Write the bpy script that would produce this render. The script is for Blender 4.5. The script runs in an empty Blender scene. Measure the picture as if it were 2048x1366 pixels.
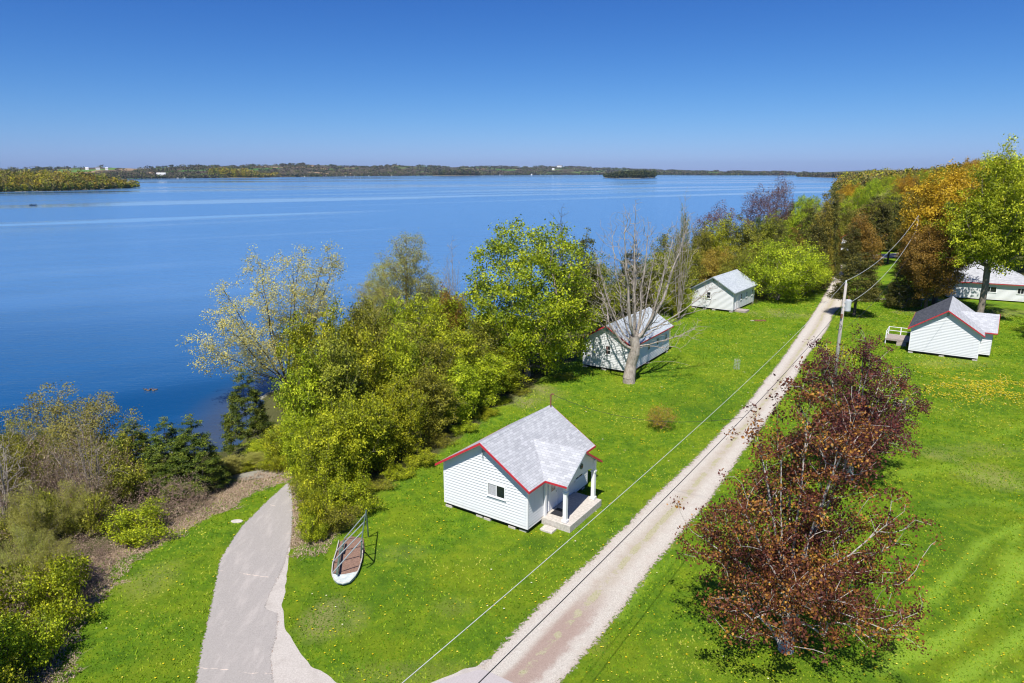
import bpy, math, random
import numpy as np
from mathutils import Vector

# ------------------------------------------------------------------ camera, sky, sun, exposure
H = 20.0                                   # drone height above the lawn, metres
F = 1365.0                                 # focal length in photo pixels (24 mm on 36 mm)
TH = math.atan(340 / 1365)                 # pitch below the horizon
WZ = -4.0                                  # lake level
sc = bpy.context.scene
cam = bpy.data.objects.new('camera', bpy.data.cameras.new('camera'))
sc.collection.objects.link(cam); sc.camera = cam
cam.location = (0, 0, H); cam.rotation_euler = (math.pi / 2 - TH, 0, 0)
cam.data.sensor_width = 36; cam.data.lens = 24.0
cam.data.clip_start = 0.5; cam.data.clip_end = 30000
SUN_EL = math.radians(58); SUN_AZ = math.radians(194.5)      # azimuth clockwise from +Y
w = bpy.data.worlds.new('World'); sc.world = w; w.use_nodes = True
nt = w.node_tree; nt.nodes.clear()
sky = nt.nodes.new('ShaderNodeTexSky'); sky.sky_type = 'NISHITA'; sky.sun_disc = False
sky.sun_elevation = SUN_EL; sky.sun_rotation = SUN_AZ
sky.altitude = 200; sky.air_density = 1.0; sky.dust_density = 0.3; sky.ozone_density = 3.0
bg = nt.nodes.new('ShaderNodeBackground'); bg.inputs[1].default_value = 0.11
wo = nt.nodes.new('ShaderNodeOutputWorld')
# deepen the blue overhead: red and green fall off faster than the stock sky's
def wmath(op, a, b, c=0.0):
    d = nt.nodes.new('ShaderNodeMath'); d.operation = op
    for i_, v_ in enumerate((a, b, c)):
        if isinstance(v_, (int, float)): d.inputs[i_].default_value = v_
        else: nt.links.new(v_, d.inputs[i_])
    return d.outputs[0]
K_ = 0.143
sep = nt.nodes.new('ShaderNodeSeparateColor'); nt.links.new(sky.outputs[0], sep.inputs[0])
cr_ = wmath('MULTIPLY', wmath('POWER', wmath('MULTIPLY', sep.outputs[0], K_), 1.7), .335 / K_)
cg_ = wmath('MULTIPLY', wmath('POWER', wmath('MULTIPLY', sep.outputs[1], K_), 1.4), .465 / K_)
cb_ = wmath('MULTIPLY_ADD', sep.outputs[2], .60, wmath('MULTIPLY', sep.outputs[0], .30))
com = nt.nodes.new('ShaderNodeCombineColor')
for i_, v_ in enumerate((cr_, cg_, cb_)): nt.links.new(v_, com.inputs[i_])
nt.links.new(com.outputs[0], bg.inputs[0]); nt.links.new(bg.outputs[0], wo.inputs[0])
sun = bpy.data.objects.new('sun', bpy.data.lights.new('sun', 'SUN'))
sun.data.energy = 5.0; sun.data.angle = math.radians(0.53); sun.data.color = (1, 0.955, 0.88)
sdir = Vector((math.sin(SUN_AZ) * math.cos(SUN_EL), math.cos(SUN_AZ) * math.cos(SUN_EL), math.sin(SUN_EL)))
sun.rotation_euler = sdir.to_track_quat('Z', 'Y').to_euler(); sc.collection.objects.link(sun)
sc.view_settings.view_transform = 'Standard'; sc.view_settings.look = 'None'
sc.view_settings.exposure = 0.38; sc.view_settings.gamma = 1.0; sc.view_settings.use_curve_mapping = False
sc.cycles.max_bounces = 6; sc.cycles.diffuse_bounces = 3; sc.cycles.transparent_max_bounces = 12
sc.cycles.transmission_bounces = 3; sc.cycles.glossy_bounces = 3; sc.cycles.volume_bounces = 0
sc.cycles.use_denoising = True; sc.cycles.filter_width = 1.15

# ------------------------------------------------------------------ small helpers
R = np.random.default_rng(7)
random.seed(7)
A = np.array
def G(px, py, z=0.0):
    """surveyed spot on the level z that the photograph shows at (px, py)"""
    u = px - 1024; v = py - 683
    y = F * math.cos(TH) - v * math.sin(TH); zz = -F * math.sin(TH) - v * math.cos(TH)
    s = (z - H) / zz
    return (u * s, y * s)
def Gs(pts, z=0.0): return [G(a, b, z) for a, b in pts]
def hsh(i, j, s):
    n = (i * 374761393 + j * 668265263 + s * 974711) & 0x7fffffff
    n = ((n ^ (n >> 13)) * 1274126177) & 0x7fffffff
    return ((n ^ (n >> 16)) & 0xffff) / 65535.0
def vnoise(x, y, s=0):
    x = np.asarray(x, float); y = np.asarray(y, float)
    i = np.floor(x).astype(np.int64); j = np.floor(y).astype(np.int64)
    fx = x - i; fy = y - j; fx = fx * fx * (3 - 2 * fx); fy = fy * fy * (3 - 2 * fy)
    a = hsh(i, j, s); b = hsh(i + 1, j, s); c = hsh(i, j + 1, s); d = hsh(i + 1, j + 1, s)
    return (a * (1 - fx) + b * fx) * (1 - fy) + (c * (1 - fx) + d * fx) * fy
def fbm(x, y, s=0, o=4):
    t = 0; a = .5
    for k in range(o):
        t = t + a * vnoise(x * 2 ** k, y * 2 ** k, s + k); a *= .5
    return t / (1 - .5 ** o)
def smooth(a, b, x):
    t = np.clip((x - a) / (b - a), 0, 1); return t * t * (3 - 2 * t)
def segdist(P, pts):
    d = np.full(len(P), 1e9)
    for a, b in zip(pts[:-1], pts[1:]):
        a = A(a, float); b = A(b, float); ab = b - a
        t = np.clip(((P - a) @ ab) / (ab @ ab), 0, 1)
        q = P - (a + t[:, None] * ab); d = np.minimum(d, np.sqrt((q * q).sum(1)))
    return d
def inside(P, poly):
    r = np.zeros(len(P), bool); n = len(poly)
    for k in range(n):
        x1, y1 = poly[k]; x2, y2 = poly[(k + 1) % n]
        if y1 == y2: continue
        c = ((y1 > P[:, 1]) != (y2 > P[:, 1])) & (P[:, 0] < (x2 - x1) * (P[:, 1] - y1) / (y2 - y1) + x1)
        r ^= c
    return r

# ------------------------------------------------------------------ object bookkeeping
def link(o, parent=None):
    sc.collection.objects.link(o)
    if parent is not None: o.parent = parent
    return o
def tag(o, label=None, cat=None, group=None, kind=None):
    if label: o['label'] = label
    if cat: o['category'] = cat
    if group: o['group'] = group
    if kind: o['kind'] = kind
    return o
def thing(name, label, cat, loc=(0, 0, 0), rz=0.0, group=None):
    o = bpy.data.objects.new(name, None); o.empty_display_size = .3
    o.location = loc; o.rotation_euler = (0, 0, rz); link(o)
    return tag(o, label, cat, group)
def mesh_np(name, V, Fq, mat=None, attrs=None, smooth_=False):
    """V (n,3), Fq (m,k) uniform polygons"""
    V = np.asarray(V, np.float32); Fq = np.asarray(Fq, np.int32); m, k = Fq.shape
    me = bpy.data.meshes.new(name)
    me.vertices.add(len(V)); me.vertices.foreach_set('co', V.ravel())
    me.loops.add(m * k); me.loops.foreach_set('vertex_index', Fq.ravel())
    me.polygons.add(m); me.polygons.foreach_set('loop_start', np.arange(0, m * k, k, dtype=np.int32))
    try: me.polygons.foreach_set('loop_total', np.full(m, k, np.int32))
    except Exception: pass
    me.update(calc_edges=True)
    if smooth_: me.polygons.foreach_set('use_smooth', np.ones(m, bool))
    for nm, (dom, arr) in (attrs or {}).items():
        a = me.attributes.new(nm, 'FLOAT', dom); a.data.foreach_set('value', np.asarray(arr, np.float32))
    if mat: me.materials.append(mat)
    return me
def obj(name, me, parent=None, loc=None):
    o = bpy.data.objects.new(name, me)
    if loc is not None: o.location = loc
    return link(o, parent)
class MB:
    """collects simple shapes of several materials and links them as ONE mesh object"""
    def __init__(s): s.v = []; s.f = []; s.m = []; s.mats = []
    def mi(s, mat):
        if mat not in s.mats: s.mats.append(mat)
        return s.mats.index(mat)
    def poly(s, vs, fs, mat):
        b = len(s.v); s.v += [tuple(map(float, p)) for p in vs]; i = s.mi(mat)
        for f in fs: s.f.append([b + k for k in f]); s.m.append(i)
    def box(s, lo, hi, mat):
        x0, y0, z0 = lo; x1, y1, z1 = hi
        s.poly([(x0, y0, z0), (x1, y0, z0), (x1, y1, z0), (x0, y1, z0), (x0, y0, z1), (x1, y0, z1), (x1, y1, z1), (x0, y1, z1)],
               [(0, 3, 2, 1), (4, 5, 6, 7), (0, 1, 5, 4), (1, 2, 6, 5), (2, 3, 7, 6), (3, 0, 4, 7)], mat)
    def prism(s, prof, dvec, mat):
        """closed profile (3-D points) swept along dvec"""
        n = len(prof); b = [tuple(A(p, float) + A(dvec, float)) for p in prof]
        s.poly(list(prof) + b, [tuple(range(n))[::-1], tuple(range(n, 2 * n))] + [(i, (i + 1) % n, n + (i + 1) % n, n + i) for i in range(n)], mat)
    def tube(s, pts, r, mat, k=8, caps=True):
        pts = [Vector(p) for p in pts]; n = len(pts)
        rs = r if hasattr(r, '__len__') else [r] * n
        vs = []; fs = []
        for i, p in enumerate(pts):
            d = (pts[min(i + 1, n - 1)] - pts[max(i - 1, 0)]).normalized()
            a = d.cross(Vector((0, 0, 1)) if abs(d.z) < .9 else Vector((1, 0, 0))).normalized(); b = d.cross(a)
            for j in range(k):
                t = 2 * math.pi * j / k; vs.append(p + (a * math.cos(t) + b * math.sin(t)) * rs[i])
        for i in range(n - 1):
            for j in range(k): fs.append((i * k + j, i * k + (j + 1) % k, (i + 1) * k + (j + 1) % k, (i + 1) * k + j))
        if caps: fs += [tuple(range(k))[::-1], tuple(range((n - 1) * k, n * k))]
        s.poly(vs, fs, mat)
    def build(s, name, parent=None, smooth_=False, bevel=0, loc=None):
        me = bpy.data.meshes.new(name); me.from_pydata(s.v, [], s.f)
        for m in s.mats: me.materials.append(m)
        me.polygons.foreach_set('material_index', s.m)
        if smooth_: me.polygons.foreach_set('use_smooth', [True] * len(s.f))
        me.update(); o = obj(name, me, parent, loc)
        if bevel:
            b = o.modifiers.new('bevel', 'BEVEL'); b.width = bevel; b.segments = 2; b.limit_method = 'ANGLE'
        return o
def copy_tree(o, parent=None):
    c = o.copy(); sc.collection.objects.link(c); c.parent = parent
    for ch in list(o.children): copy_tree(ch, c)
    return c

# ------------------------------------------------------------------ materials
class N:
    def __init__(s, name):
        s.m = bpy.data.materials.new(name); s.m.use_nodes = True; s.t = s.m.node_tree; s.t.nodes.clear()
        s.out = s.t.nodes.new('ShaderNodeOutputMaterial')
    def n(s, t, ins=None, **kw):
        d = s.t.nodes.new('ShaderNode' + t)
        for k, v in kw.items(): setattr(d, k, v)
        for k, v in (ins or {}).items():
            if isinstance(v, bpy.types.NodeSocket): s.t.links.new(v, d.inputs[k])
            else: d.inputs[k].default_value = v
        return d
    def attr(s, name): return s.n('Attribute', attribute_name=name).outputs['Fac']
    def pos(s): return s.n('NewGeometry').outputs['Position']
    def obj_(s): return s.n('TexCoord').outputs['Object']
    def noise(s, vec, scale, detail=4, rough=.55, dist=0):
        return s.n('TexNoise', {'Vector': vec, 'Scale': scale, 'Detail': detail, 'Roughness': rough, 'Distortion': dist}).outputs['Fac']
    def ramp(s, fac, stops, interp='LINEAR'):
        d = s.n('ValToRGB', {'Fac': fac}); e = d.color_ramp.elements; d.color_ramp.interpolation = interp
        while len(e) < len(stops): e.new(.5)
        for el, (p, c) in zip(e, stops): el.position = p; el.color = (*c, 1) if len(c) == 3 else c
        return d.outputs['Color']
    def step(s, x, a, b):
        return s.n('MapRange', {'Value': x, 'From Min': a, 'From Max': b}, interpolation_type='SMOOTHSTEP').outputs['Result']
    def math(s, op, a, b=0.0, c=0.0):
        d = s.n('Math', operation=op)
        for i, v in enumerate((a, b, c)):
            if isinstance(v, bpy.types.NodeSocket): s.t.links.new(v, d.inputs[i])
            else: d.inputs[i].default_value = v
        return d.outputs[0]
    def mix(s, f, a, b, mode='MIX'):
        d = s.n('MixRGB', blend_type=mode)
        for i, v in enumerate((f, a, b)):
            if isinstance(v, bpy.types.NodeSocket): s.t.links.new(v, d.inputs[i])
            elif i: d.inputs[i].default_value = (*v, 1)
            else: d.inputs[i].default_value = v
        return d.outputs[0]
    def bump(s, h, strength=.5, dist=.05):
        return s.n('Bump', {'Height': h, 'Strength': strength, 'Distance': dist}).outputs[0]
    def bsdf(s, col, rough=.8, normal=None, spec=.3, metal=0.0):
        ins = {'Base Color': col if isinstance(col, bpy.types.NodeSocket) else (*col, 1), 'Roughness': rough, 'Specular IOR Level': spec, 'Metallic': metal}
        if normal: ins['Normal'] = normal
        return s.n('BsdfPrincipled', ins).outputs[0]
    def done(s, sh): s.t.links.new(sh, s.out.inputs[0]); return s.m
def mapv(q, vec, sc_=(1, 1, 1), rot=(0, 0, 0)):
    return q.n('Mapping', {'Vector': vec, 'Scale': sc_, 'Rotation': rot}).outputs[0]

def m_leaf(name, cols, trans=.3, var=.35):
    q = N(name); r = q.attr('rnd'); oi = q.n('ObjectInfo').outputs['Random']
    c = q.ramp(r, [(i / (len(cols) - 1), k) for i, k in enumerate(cols)])
    hs = q.n('HueSaturation', {'Hue': q.math('MULTIPLY_ADD', oi, .03, .485), 'Saturation': 1.0, 'Value': q.math('MULTIPLY_ADD', oi, var, 1 - var / 2), 'Color': c}).outputs[0]
    p = q.bsdf(hs, .55, spec=.25); t = q.n('BsdfTranslucent', {'Color': hs}).outputs[0]
    return q.done(q.n('MixShader', {0: trans, 1: p, 2: t}).outputs[0])
def m_bark(name, c1, c2):
    q = N(name); v = mapv(q, q.obj_(), (1, 1, .25)); n = q.noise(v, 9, 5, .65)
    return q.done(q.bsdf(q.ramp(n, [(.3, c1), (.7, c2)]), .9, q.bump(n, .6, .03)))
def m_plain(name, col, rough=.6, var=.12, scale=6, spec=.3, metal=0):
    q = N(name); n = q.noise(q.obj_(), scale, 5, .6)
    c = q.ramp(n, [(.25, tuple(x * (1 - var) for x in col)), (.75, tuple(min(1, x * (1 + var)) for x in col))])
    return q.done(q.bsdf(c, rough, q.bump(n, .15, .01), spec, metal))
M = {}
M['bark'] = m_bark('bark_grey', (.12, .095, .075), (.34, .29, .24))
M['bark_pale'] = m_bark('bark_pale', (.20, .165, .135), (.50, .44, .38))
M['bark_copper'] = m_bark('bark_copper', (.30, .26, .23), (.62, .57, .52))
M['bark_dark'] = m_bark('bark_dark', (.04, .032, .028), (.13, .11, .09))
M['bark_brown'] = m_bark('bark_brown', (.13, .08, .06), (.33, .23, .18))
M['leaf_maple'] = m_leaf('leaf_maple', [(.04, .08, .004), (.27, .35, .011), (.70, .72, .03)])
M['leaf_lime'] = m_leaf('leaf_lime', [(.035, .06, .004), (.30, .36, .012), (.84, .84, .04)])
M['leaf_cream'] = m_leaf('leaf_cream', [(.40, .38, .08), (.72, .68, .18), (.85, .80, .32)], .4)
M['leaf_bud'] = m_leaf('leaf_bud', [(.22, .20, .04), (.40, .38, .08), (.46, .46, .12)], .4)
M['leaf_cedar'] = m_leaf('leaf_cedar', [(.022, .032, .007), (.10, .105, .018), (.27, .24, .035)], .15)
M['leaf_rust'] = m_leaf('leaf_rust', [(.045, .042, .01), (.21, .16, .02), (.38, .29, .035)], .15)
M['leaf_pine'] = m_leaf('leaf_pine', [(.014, .035, .004), (.075, .12, .010), (.28, .32, .03)], .12)
M['leaf_olive'] = m_leaf('leaf_olive', [(.035, .045, .006), (.20, .21, .018), (.56, .54, .05)], .25)
M['leaf_orange'] = m_leaf('leaf_orange', [(.12, .085, .008), (.46, .26, .014), (.68, .42, .03)])
M['leaf_amber'] = m_leaf('leaf_amber', [(.17, .13, .02), (.34, .22, .03), (.42, .30, .05)])
M['leaf_plum'] = m_leaf('leaf_plum', [(.04, .012, .016), (.085, .024, .028), (.13, .04, .035), (.20, .07, .04), (.42, .17, .04)], .3, .15)
M['leaf_red'] = m_leaf('leaf_red', [(.03, .010, .012), (.09, .024, .022), (.16, .045, .03), (.32, .125, .028), (.60, .30, .05)], .3, .15)
M['leaf_purple'] = m_leaf('leaf_purple', [(.10, .05, .045), (.19, .10, .09), (.26, .15, .12)], .3)
M['leaf_far'] = m_leaf('leaf_far', [(.05, .07, .012), (.16, .18, .03), (.25, .20, .07)], .2)
M['leaf_dead'] = m_leaf('leaf_dead', [(.22, .15, .10), (.42, .31, .21), (.60, .48, .34)], .15)
M['shoreground'] = m_plain('shore_ground', (.22, .19, .13), .95, .3, .3)
# ------------------------------------------------------------------ the lie of the land
SHORE = [(-3000, -200), (-200, 40), (-60, 50), (-41, 55), (-27.5, 58), (-29, 70), (-26.5, 80), (-20, 90), (-9, 102), (4, 116), (20, 132), (36, 152), (60, 182), (90, 225),
         (130, 290), (180, 380), (240, 500), (330, 720), (480, 1050), (900, 1850), (1950, 3800), (4000, 9500)]
LAND = SHORE + [(12000, 9500), (12000, -3000), (-3000, -3000)]
BANK = [(-60, -10), (-24, 12), (-18.6, 20.5), (-18.9, 24), (-20.2, 27.5), (-20.6, 31.9), (-18.4, 36.6), (-16.3, 41.5), (-14.6, 42.5), (-13.4, 38.5), (-12.6, 34.6), (-11.4, 33.2), (-9.9, 34.2), (-5.8, 42.8), (.3, 55.8),
        (6, 67.5), (15.5, 83), (21, 92), (27, 103), (37, 114), (47, 121), (53, 128), (60, 142), (66, 160), (80, 200)]
BRUSH = BANK + [(-300, 400), (-300, -10)]
def height(x, y):
    x = np.atleast_1d(np.asarray(x, float)); y = np.atleast_1d(np.asarray(y, float))
    P = np.stack([x, y], 1); d = segdist(P, SHORE); ins = inside(P, LAND)
    d = np.where(ins, d, -d)
    up = WZ - .1 + smooth(0, 21, d) * (-WZ + .1)
    z = np.where(d > 0, up, WZ - .1 - np.clip(-d * .12, 0, 4))
    far = smooth(75, 130, x) * smooth(105, 190, y) * smooth(20, 60, d)
    z = z + far * 4 + 26 * smooth(60, 420, d) * smooth(350, 1100, y)
    # gentle dips in the wooded slope
    z = z + np.where((d > 1) & (d < 19), (fbm(x / 3, y / 3, 5) - .5) * .5, 0)
    return z
def hz(x, y): return float(height(x, y)[0])
def axis(segs):
    v = [segs[0][0]]
    for a, b, st in segs:
        n = max(1, int(round((b - a) / st))); v += list(np.linspace(a, b, n + 1)[1:])
    return A(v)
def geo(a, b, n): return list(a * (b / a) ** np.linspace(0, 1, n))
gx = np.concatenate([-A(geo(60, 11000, 30))[::-1], axis([(-59, -34, 1), (-34, 66, .4), (66, 100, 1)])[0:], A(geo(103, 11000, 34))])
gy = np.concatenate([A([-3000, -800, -200, -60, -20, 0]), axis([(6, 18, 1), (18, 104, .4), (104, 150, 1)]), A(geo(153, 12500, 44))])
XX, YY = np.meshgrid(gx, gy); fx_, fy_ = XX.ravel(), YY.ravel()
ZZ = height(fx_, fy_); P2 = np.stack([fx_, fy_], 1)
dB = segdist(P2, BANK); inB = inside(P2, BRUSH)
nz = fbm(fx_ / 1.6, fy_ / 1.6, 3)
sb = np.where(inB, dB, -dB) + (nz - .5) * 3.0
floor_ = smooth(.2, 2.4, sb)
nearx = smooth(-8, -14, fx_)
dry = smooth(-.7, .2, sb) * (1 - smooth(1.8, 3.5, sb) * .75) * (.25 + .75 * nearx)
# leaf litter under the far trees and the dandelion-free worn spots
def blob(cx, cy, rx, ry, s=0):
    return np.clip(1 - ((fx_ - cx) / rx) ** 2 - ((fy_ - cy) / ry) ** 2 + (nz - .5) * 1.2, 0, 1)
worn = np.zeros_like(fx_)
for px, py, rx, ry, a in [(648, 1245, 1.3, 2.0, 1), (700, 1240, .9, 1.4, .5), (900, 1215, 1.2, 1, .3), (1990, 955, 3, 2.5, .8), (1880, 910, 1.6, 1.6, .7), (1900, 725, 6, 2.4, .45), (850, 1350, 4, 1, .35),
                          (1330, 1085, 1, 1, .4), (1180, 1235, .7, 3, .5), (300, 1160, 1.6, 2, .4), (800, 1105, 2, 1, .25), (1245, 1115, 1.2, 1.2, .3), (1960, 900, 5, 1.5, .4)]:
    cx, cy = G(px, py); worn = np.maximum(worn, a * blob(cx, cy, rx, ry))
track = np.zeros_like(fx_)
for pl, wd, a in [([(1770, 1340), (1840, 1215), (1905, 1150), (1960, 1090), (2035, 1050)], .5, .8), ([(1780, 1330), (1870, 1290), (1930, 1255), (1990, 1200), (2060, 1110)], .55, 1),
                  ([(1900, 1366), (1990, 1310), (2060, 1260)], .6, 1), ([(2035, 1050), (2010, 1150), (1960, 1230), (1890, 1300)], .4, .7), ([(1980, 1380), (2060, 1330)], .4, .7),
                  ([(1240, 1230), (1300, 1150), (1340, 1120)], .35, .45), ([(1880, 860), (1960, 880), (2048, 850)], .5, .35), ([(1640, 1340), (1760, 1345), (1800, 1300)], .4, .35),
                  ([(1780, 950), (1900, 935), (2048, 975)], .9, .4), ([(1870, 1010), (1960, 1000), (2060, 1020)], .6, .35)]:
    dd = segdist(P2, Gs(pl)); track = np.maximum(track, a * (1 - smooth(wd * .3, wd, dd + (nz - .5) * .5)))
lush = np.zeros_like(fx_)
for px, py, rx, ry, a in [(1410, 820, 3, 3.5, .9), (1345, 800, 3, 3, .6), (1075, 1085, 1.5, 1, .9), (1190, 1090, 1.2, 1, .6), (1440, 790, 2, 6, .7), (1900, 790, 7, 4, .6), (650, 1210, 1.4, 2.5, .6),
                          (620, 1120, 1, 2, .7), (1380, 1000, 2, 2, .3), (1890, 1010, 3, 1.2, .6), (1960, 800, 7, 4, .5), (380, 960, 2, 2, .8), (1880, 1080, 3, 5, .5), (780, 1180, 3, 2, .35), (560, 1060, .6, 2, .6)]:
    cx, cy = G(px, py); lush = np.maximum(lush, a * blob(cx, cy, rx, ry))
# wood floor on the right, beyond the clearing
WOOD = Gs([(1500, 612), (1640, 566), (1662, 556), (1690, 545), (1730, 520), (1755, 490), (1800, 470)]) + [(140, 260), (500, 3000), (60, 3000)]
WOODR = [(69, 90), (78, 97), (90, 110), (101, 118), (95, 140), (100, 165), (130, 200), (1200, 3000), (9000, 3000), (9000, 60), (140, 70), (90, 80)]
wd1 = inside(P2, WOOD); wd2 = inside(P2, WOODR)
floor_ = np.maximum(floor_, np.where(wd1 | wd2, 1.0, 0)); floor_ = np.where(fy_ > 230, 1.0, floor_)
tree_litter = np.zeros_like(fx_)  # mask mixing leaf-litter colour into the grass around some trees
for px, py, rx, ry, a in [(1560, 628, 7, 6, .55), (1925, 625, 14, 4, .8), (1840, 600, 8, 6, .5), (1065, 790, 6, 5, .6), (1400, 618, 7, 3, .5)]:
    cx, cy = G(px, py); tree_litter = np.maximum(tree_litter, a * blob(cx, cy, rx, ry))
sand = smooth(3.0, .6, segdist(P2, SHORE)) * inside(P2, LAND)
qx, qy = G(500, 960, -.8); sand = np.maximum(sand, blob(qx, qy, 3.4, 1.6))
nxn, nyn = len(gx), len(gy); idx = np.arange(nxn * nyn).reshape(nyn, nxn)
FQ = np.stack([idx[:-1, :-1], idx[:-1, 1:], idx[1:, 1:], idx[1:, :-1]], -1).reshape(-1, 4)
q = N('grass_ground'); p = q.pos()
n1 = q.noise(p, .22, 5, .6); n2 = q.noise(p, 1.3, 5, .65); n3 = q.noise(p, 9, 4, .7); n4 = q.noise(p, 34, 3, .7)
g = q.ramp(n2, [(.28, (.038, .125, .003)), (.5, (.12, .25, .007)), (.72, (.28, .375, .012))])
g = q.mix(q.math('MULTIPLY', q.step(n1, .40, .66), .55), g, (.28, .35, .008))
g = q.mix(q.math('MULTIPLY', q.attr('lush'), .8), g, (.028, .13, .004))
g = q.mix(q.math('MULTIPLY', q.attr('track'), .75), g, (.38, .60, .05))
g = q.mix(q.math('MULTIPLY', q.math('MULTIPLY', q.attr('worn'), q.step(n3, .3, .62)), .95), g, (.42, .36, .15))
lit = q.ramp(n3, [(.3, (.12, .07, .05)), (.45, (.33, .21, .15)), (.62, (.60, .44, .34)), (.75, (.34, .28, .13))])
g = q.mix(q.math('MULTIPLY', q.step(q.attr('tree_litter'), .2, .8), .6), g, lit)
g = q.mix(q.step(q.math('ADD', q.attr('dry'), q.math('MULTIPLY_ADD', n3, .9, -.45)), .3, .6), g, lit)
fl = q.ramp(n3, [(.3, (.03, .03, .012)), (.5, (.09, .075, .035)), (.66, (.17, .13, .08)), (.8, (.09, .13, .02))])
g = q.mix(q.step(q.math('ADD', q.attr('floor'), q.math('MULTIPLY_ADD', n2, .5, -.25)), .55, .95), g, fl)
g = q.mix(q.step(q.math('ADD', q.attr('sand'), q.math('MULTIPLY_ADD', n2, .4, -.2)), .45, .8), g, q.ramp(n4, [(.3, (.32, .28, .25)), (.7, (.62, .57, .52))]))
g = q.mix(q.step(n4, .28, .72), q.mix(.42, g, (.01, .03, .0)), q.mix(.10, g, (.6, .8, .15)))
gm = q.done(q.bsdf(g, .95, q.bump(q.math('MULTIPLY_ADD', n3, .6, n4), .9, .09), .1))
gme = mesh_np('ground', np.stack([fx_, fy_, ZZ], 1), FQ, gm, {'dry': ('POINT', dry), 'floor': ('POINT', floor_), 'track': ('POINT', track), 'worn': ('POINT', worn),
              'lush': ('POINT', lush), 'tree_litter': ('POINT', tree_litter), 'sand': ('POINT', sand)}, True)
tag(obj('ground', gme), kind='structure')

# ---- water
q = N('lake_water'); p = q.pos()
pw = mapv(q, mapv(q, p, rot=(0, 0, -.50)), (.00050, .0036, 1)); pw2 = mapv(q, mapv(q, p, rot=(0, 0, -.62)), (.0014, .016, 1))
s1 = q.noise(pw, 1.6, 4, .5, .35); s2 = q.noise(pw2, 1.4, 3, .5, .3)
st = q.step(q.math('MULTIPLY_ADD', s2, .50, q.math('MULTIPLY', s1, .75)), .55, .67)
rip = q.noise(mapv(q, p, (1, 2.2, 1)), .55, 5, .68)
rip2 = q.noise(mapv(q, p, (1, 2.0, 1)), .09, 5, .6)
fine = q.n('Bump', {'Height': q.math('MULTIPLY_ADD', rip2, 3.0, rip), 'Strength': q.math('MULTIPLY_ADD', st, .34, .03), 'Distance': .35}).outputs[0]
body = q.mix(q.step(q.n('SeparateXYZ', {0: p}).outputs[1], 60, 175), (.0, .045, .125), (.15, .31, .54))  # base colour paled with distance, standing in for reflected sky
body = q.mix(q.math('MULTIPLY', q.noise(p, .05, 4, .6), .2), body, (.0, .035, .17)); body = q.mix(q.math('MULTIPLY', st, .5), body, (.03, .14, .34))  # rippled streaks darkened in the colour, imitating their weaker sky reflection
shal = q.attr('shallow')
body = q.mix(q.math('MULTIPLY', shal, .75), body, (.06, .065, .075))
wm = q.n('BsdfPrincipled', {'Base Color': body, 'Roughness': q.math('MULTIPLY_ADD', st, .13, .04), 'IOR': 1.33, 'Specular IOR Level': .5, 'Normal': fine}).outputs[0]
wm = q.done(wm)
wxs = np.concatenate([-A(geo(60, 9000, 24))[::-1], axis([(-56, 60, 2)]), A(geo(64, 9000, 30))]); wys = np.concatenate([A([-400, -60]), axis([(0, 140, 2)]), A(geo(150, 11000, 40))])
XX, YY = np.meshgrid(wxs, wys); wx, wy = XX.ravel(), YY.ravel(); WP = np.stack([wx, wy], 1)
shallow = smooth(6, 0, segdist(WP, SHORE))
idx = np.arange(len(wx)).reshape(len(wys), len(wxs)); WF = np.stack([idx[:-1, :-1], idx[:-1, 1:], idx[1:, 1:], idx[1:, :-1]], -1).reshape(-1, 4)
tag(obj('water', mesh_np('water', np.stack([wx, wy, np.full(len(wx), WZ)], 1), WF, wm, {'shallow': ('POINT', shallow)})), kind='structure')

# ---- roads: ribbons with their own across / along coordinates
def resample(pts, n):
    pts = A(pts, float); d = np.r_[0, np.cumsum(np.hypot(*np.diff(pts, axis=0).T))]; t = np.linspace(0, d[-1], n)
    return np.stack([np.interp(t, d, pts[:, 0]), np.interp(t, d, pts[:, 1])], 1)
def smoothline(pts, n):
    p = resample(pts, n)
    for _ in range(3): p[1:-1] = (p[:-2] + 2 * p[1:-1] + p[2:]) / 4
    return p
def ribbon(name, Lp, Rp, n, m, z, mat, ext=0.0, jit=0.0):
    Lp, Rp = smoothline(Lp, n), smoothline(Rp, n)
    dv = Rp - Lp; wd = np.hypot(*dv.T)[:, None]; dv = dv / wd
    Lp = Lp - dv * ext; Rp = Rp + dv * ext
    if jit:
        k = np.arange(n); Lp = Lp + dv * ((fbm(k / 3., k * 0 + .5, 11) - .5) * jit)[:, None]; Rp = Rp + dv * ((fbm(k / 3., k * 0 + 7.5, 12) - .5) * jit)[:, None]
    t = np.linspace(0, 1, m)[None, :, None]; V = Lp[:, None] * (1 - t) + Rp[:, None] * t
    u = np.broadcast_to(t[..., 0], (n, m)); wid = np.hypot(*(Rp - Lp).T)[:, None]
    edge = np.minimum(u, 1 - u) * wid; V = V.reshape(-1, 2)
    ctr = (Lp + Rp) / 2; al = np.r_[0, np.cumsum(np.hypot(*np.diff(ctr, axis=0).T))][:, None] + u * 0
    idx = np.arange(n * m).reshape(n, m); Fq = np.stack([idx[:-1, :-1], idx[:-1, 1:], idx[1:, 1:], idx[1:, :-1]], -1).reshape(-1, 4)
    V3 = np.c_[V, height(V[:, 0], V[:, 1]) + z]
    me = mesh_np(name, V3, Fq, mat, {'u': ('POINT', u.ravel()), 'edge': ('POINT', edge.ravel()), 'along': ('POINT', al.ravel())})
    o = obj(name, me); return tag(o, kind='structure')
q = N('gravel'); p = q.pos(); u = q.attr('u'); e = q.attr('edge')
ns = q.noise(p, 26, 4, .75); nm = q.noise(p, 1.6, 5, .65); nl = q.noise(p, .35, 3, .5)
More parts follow.
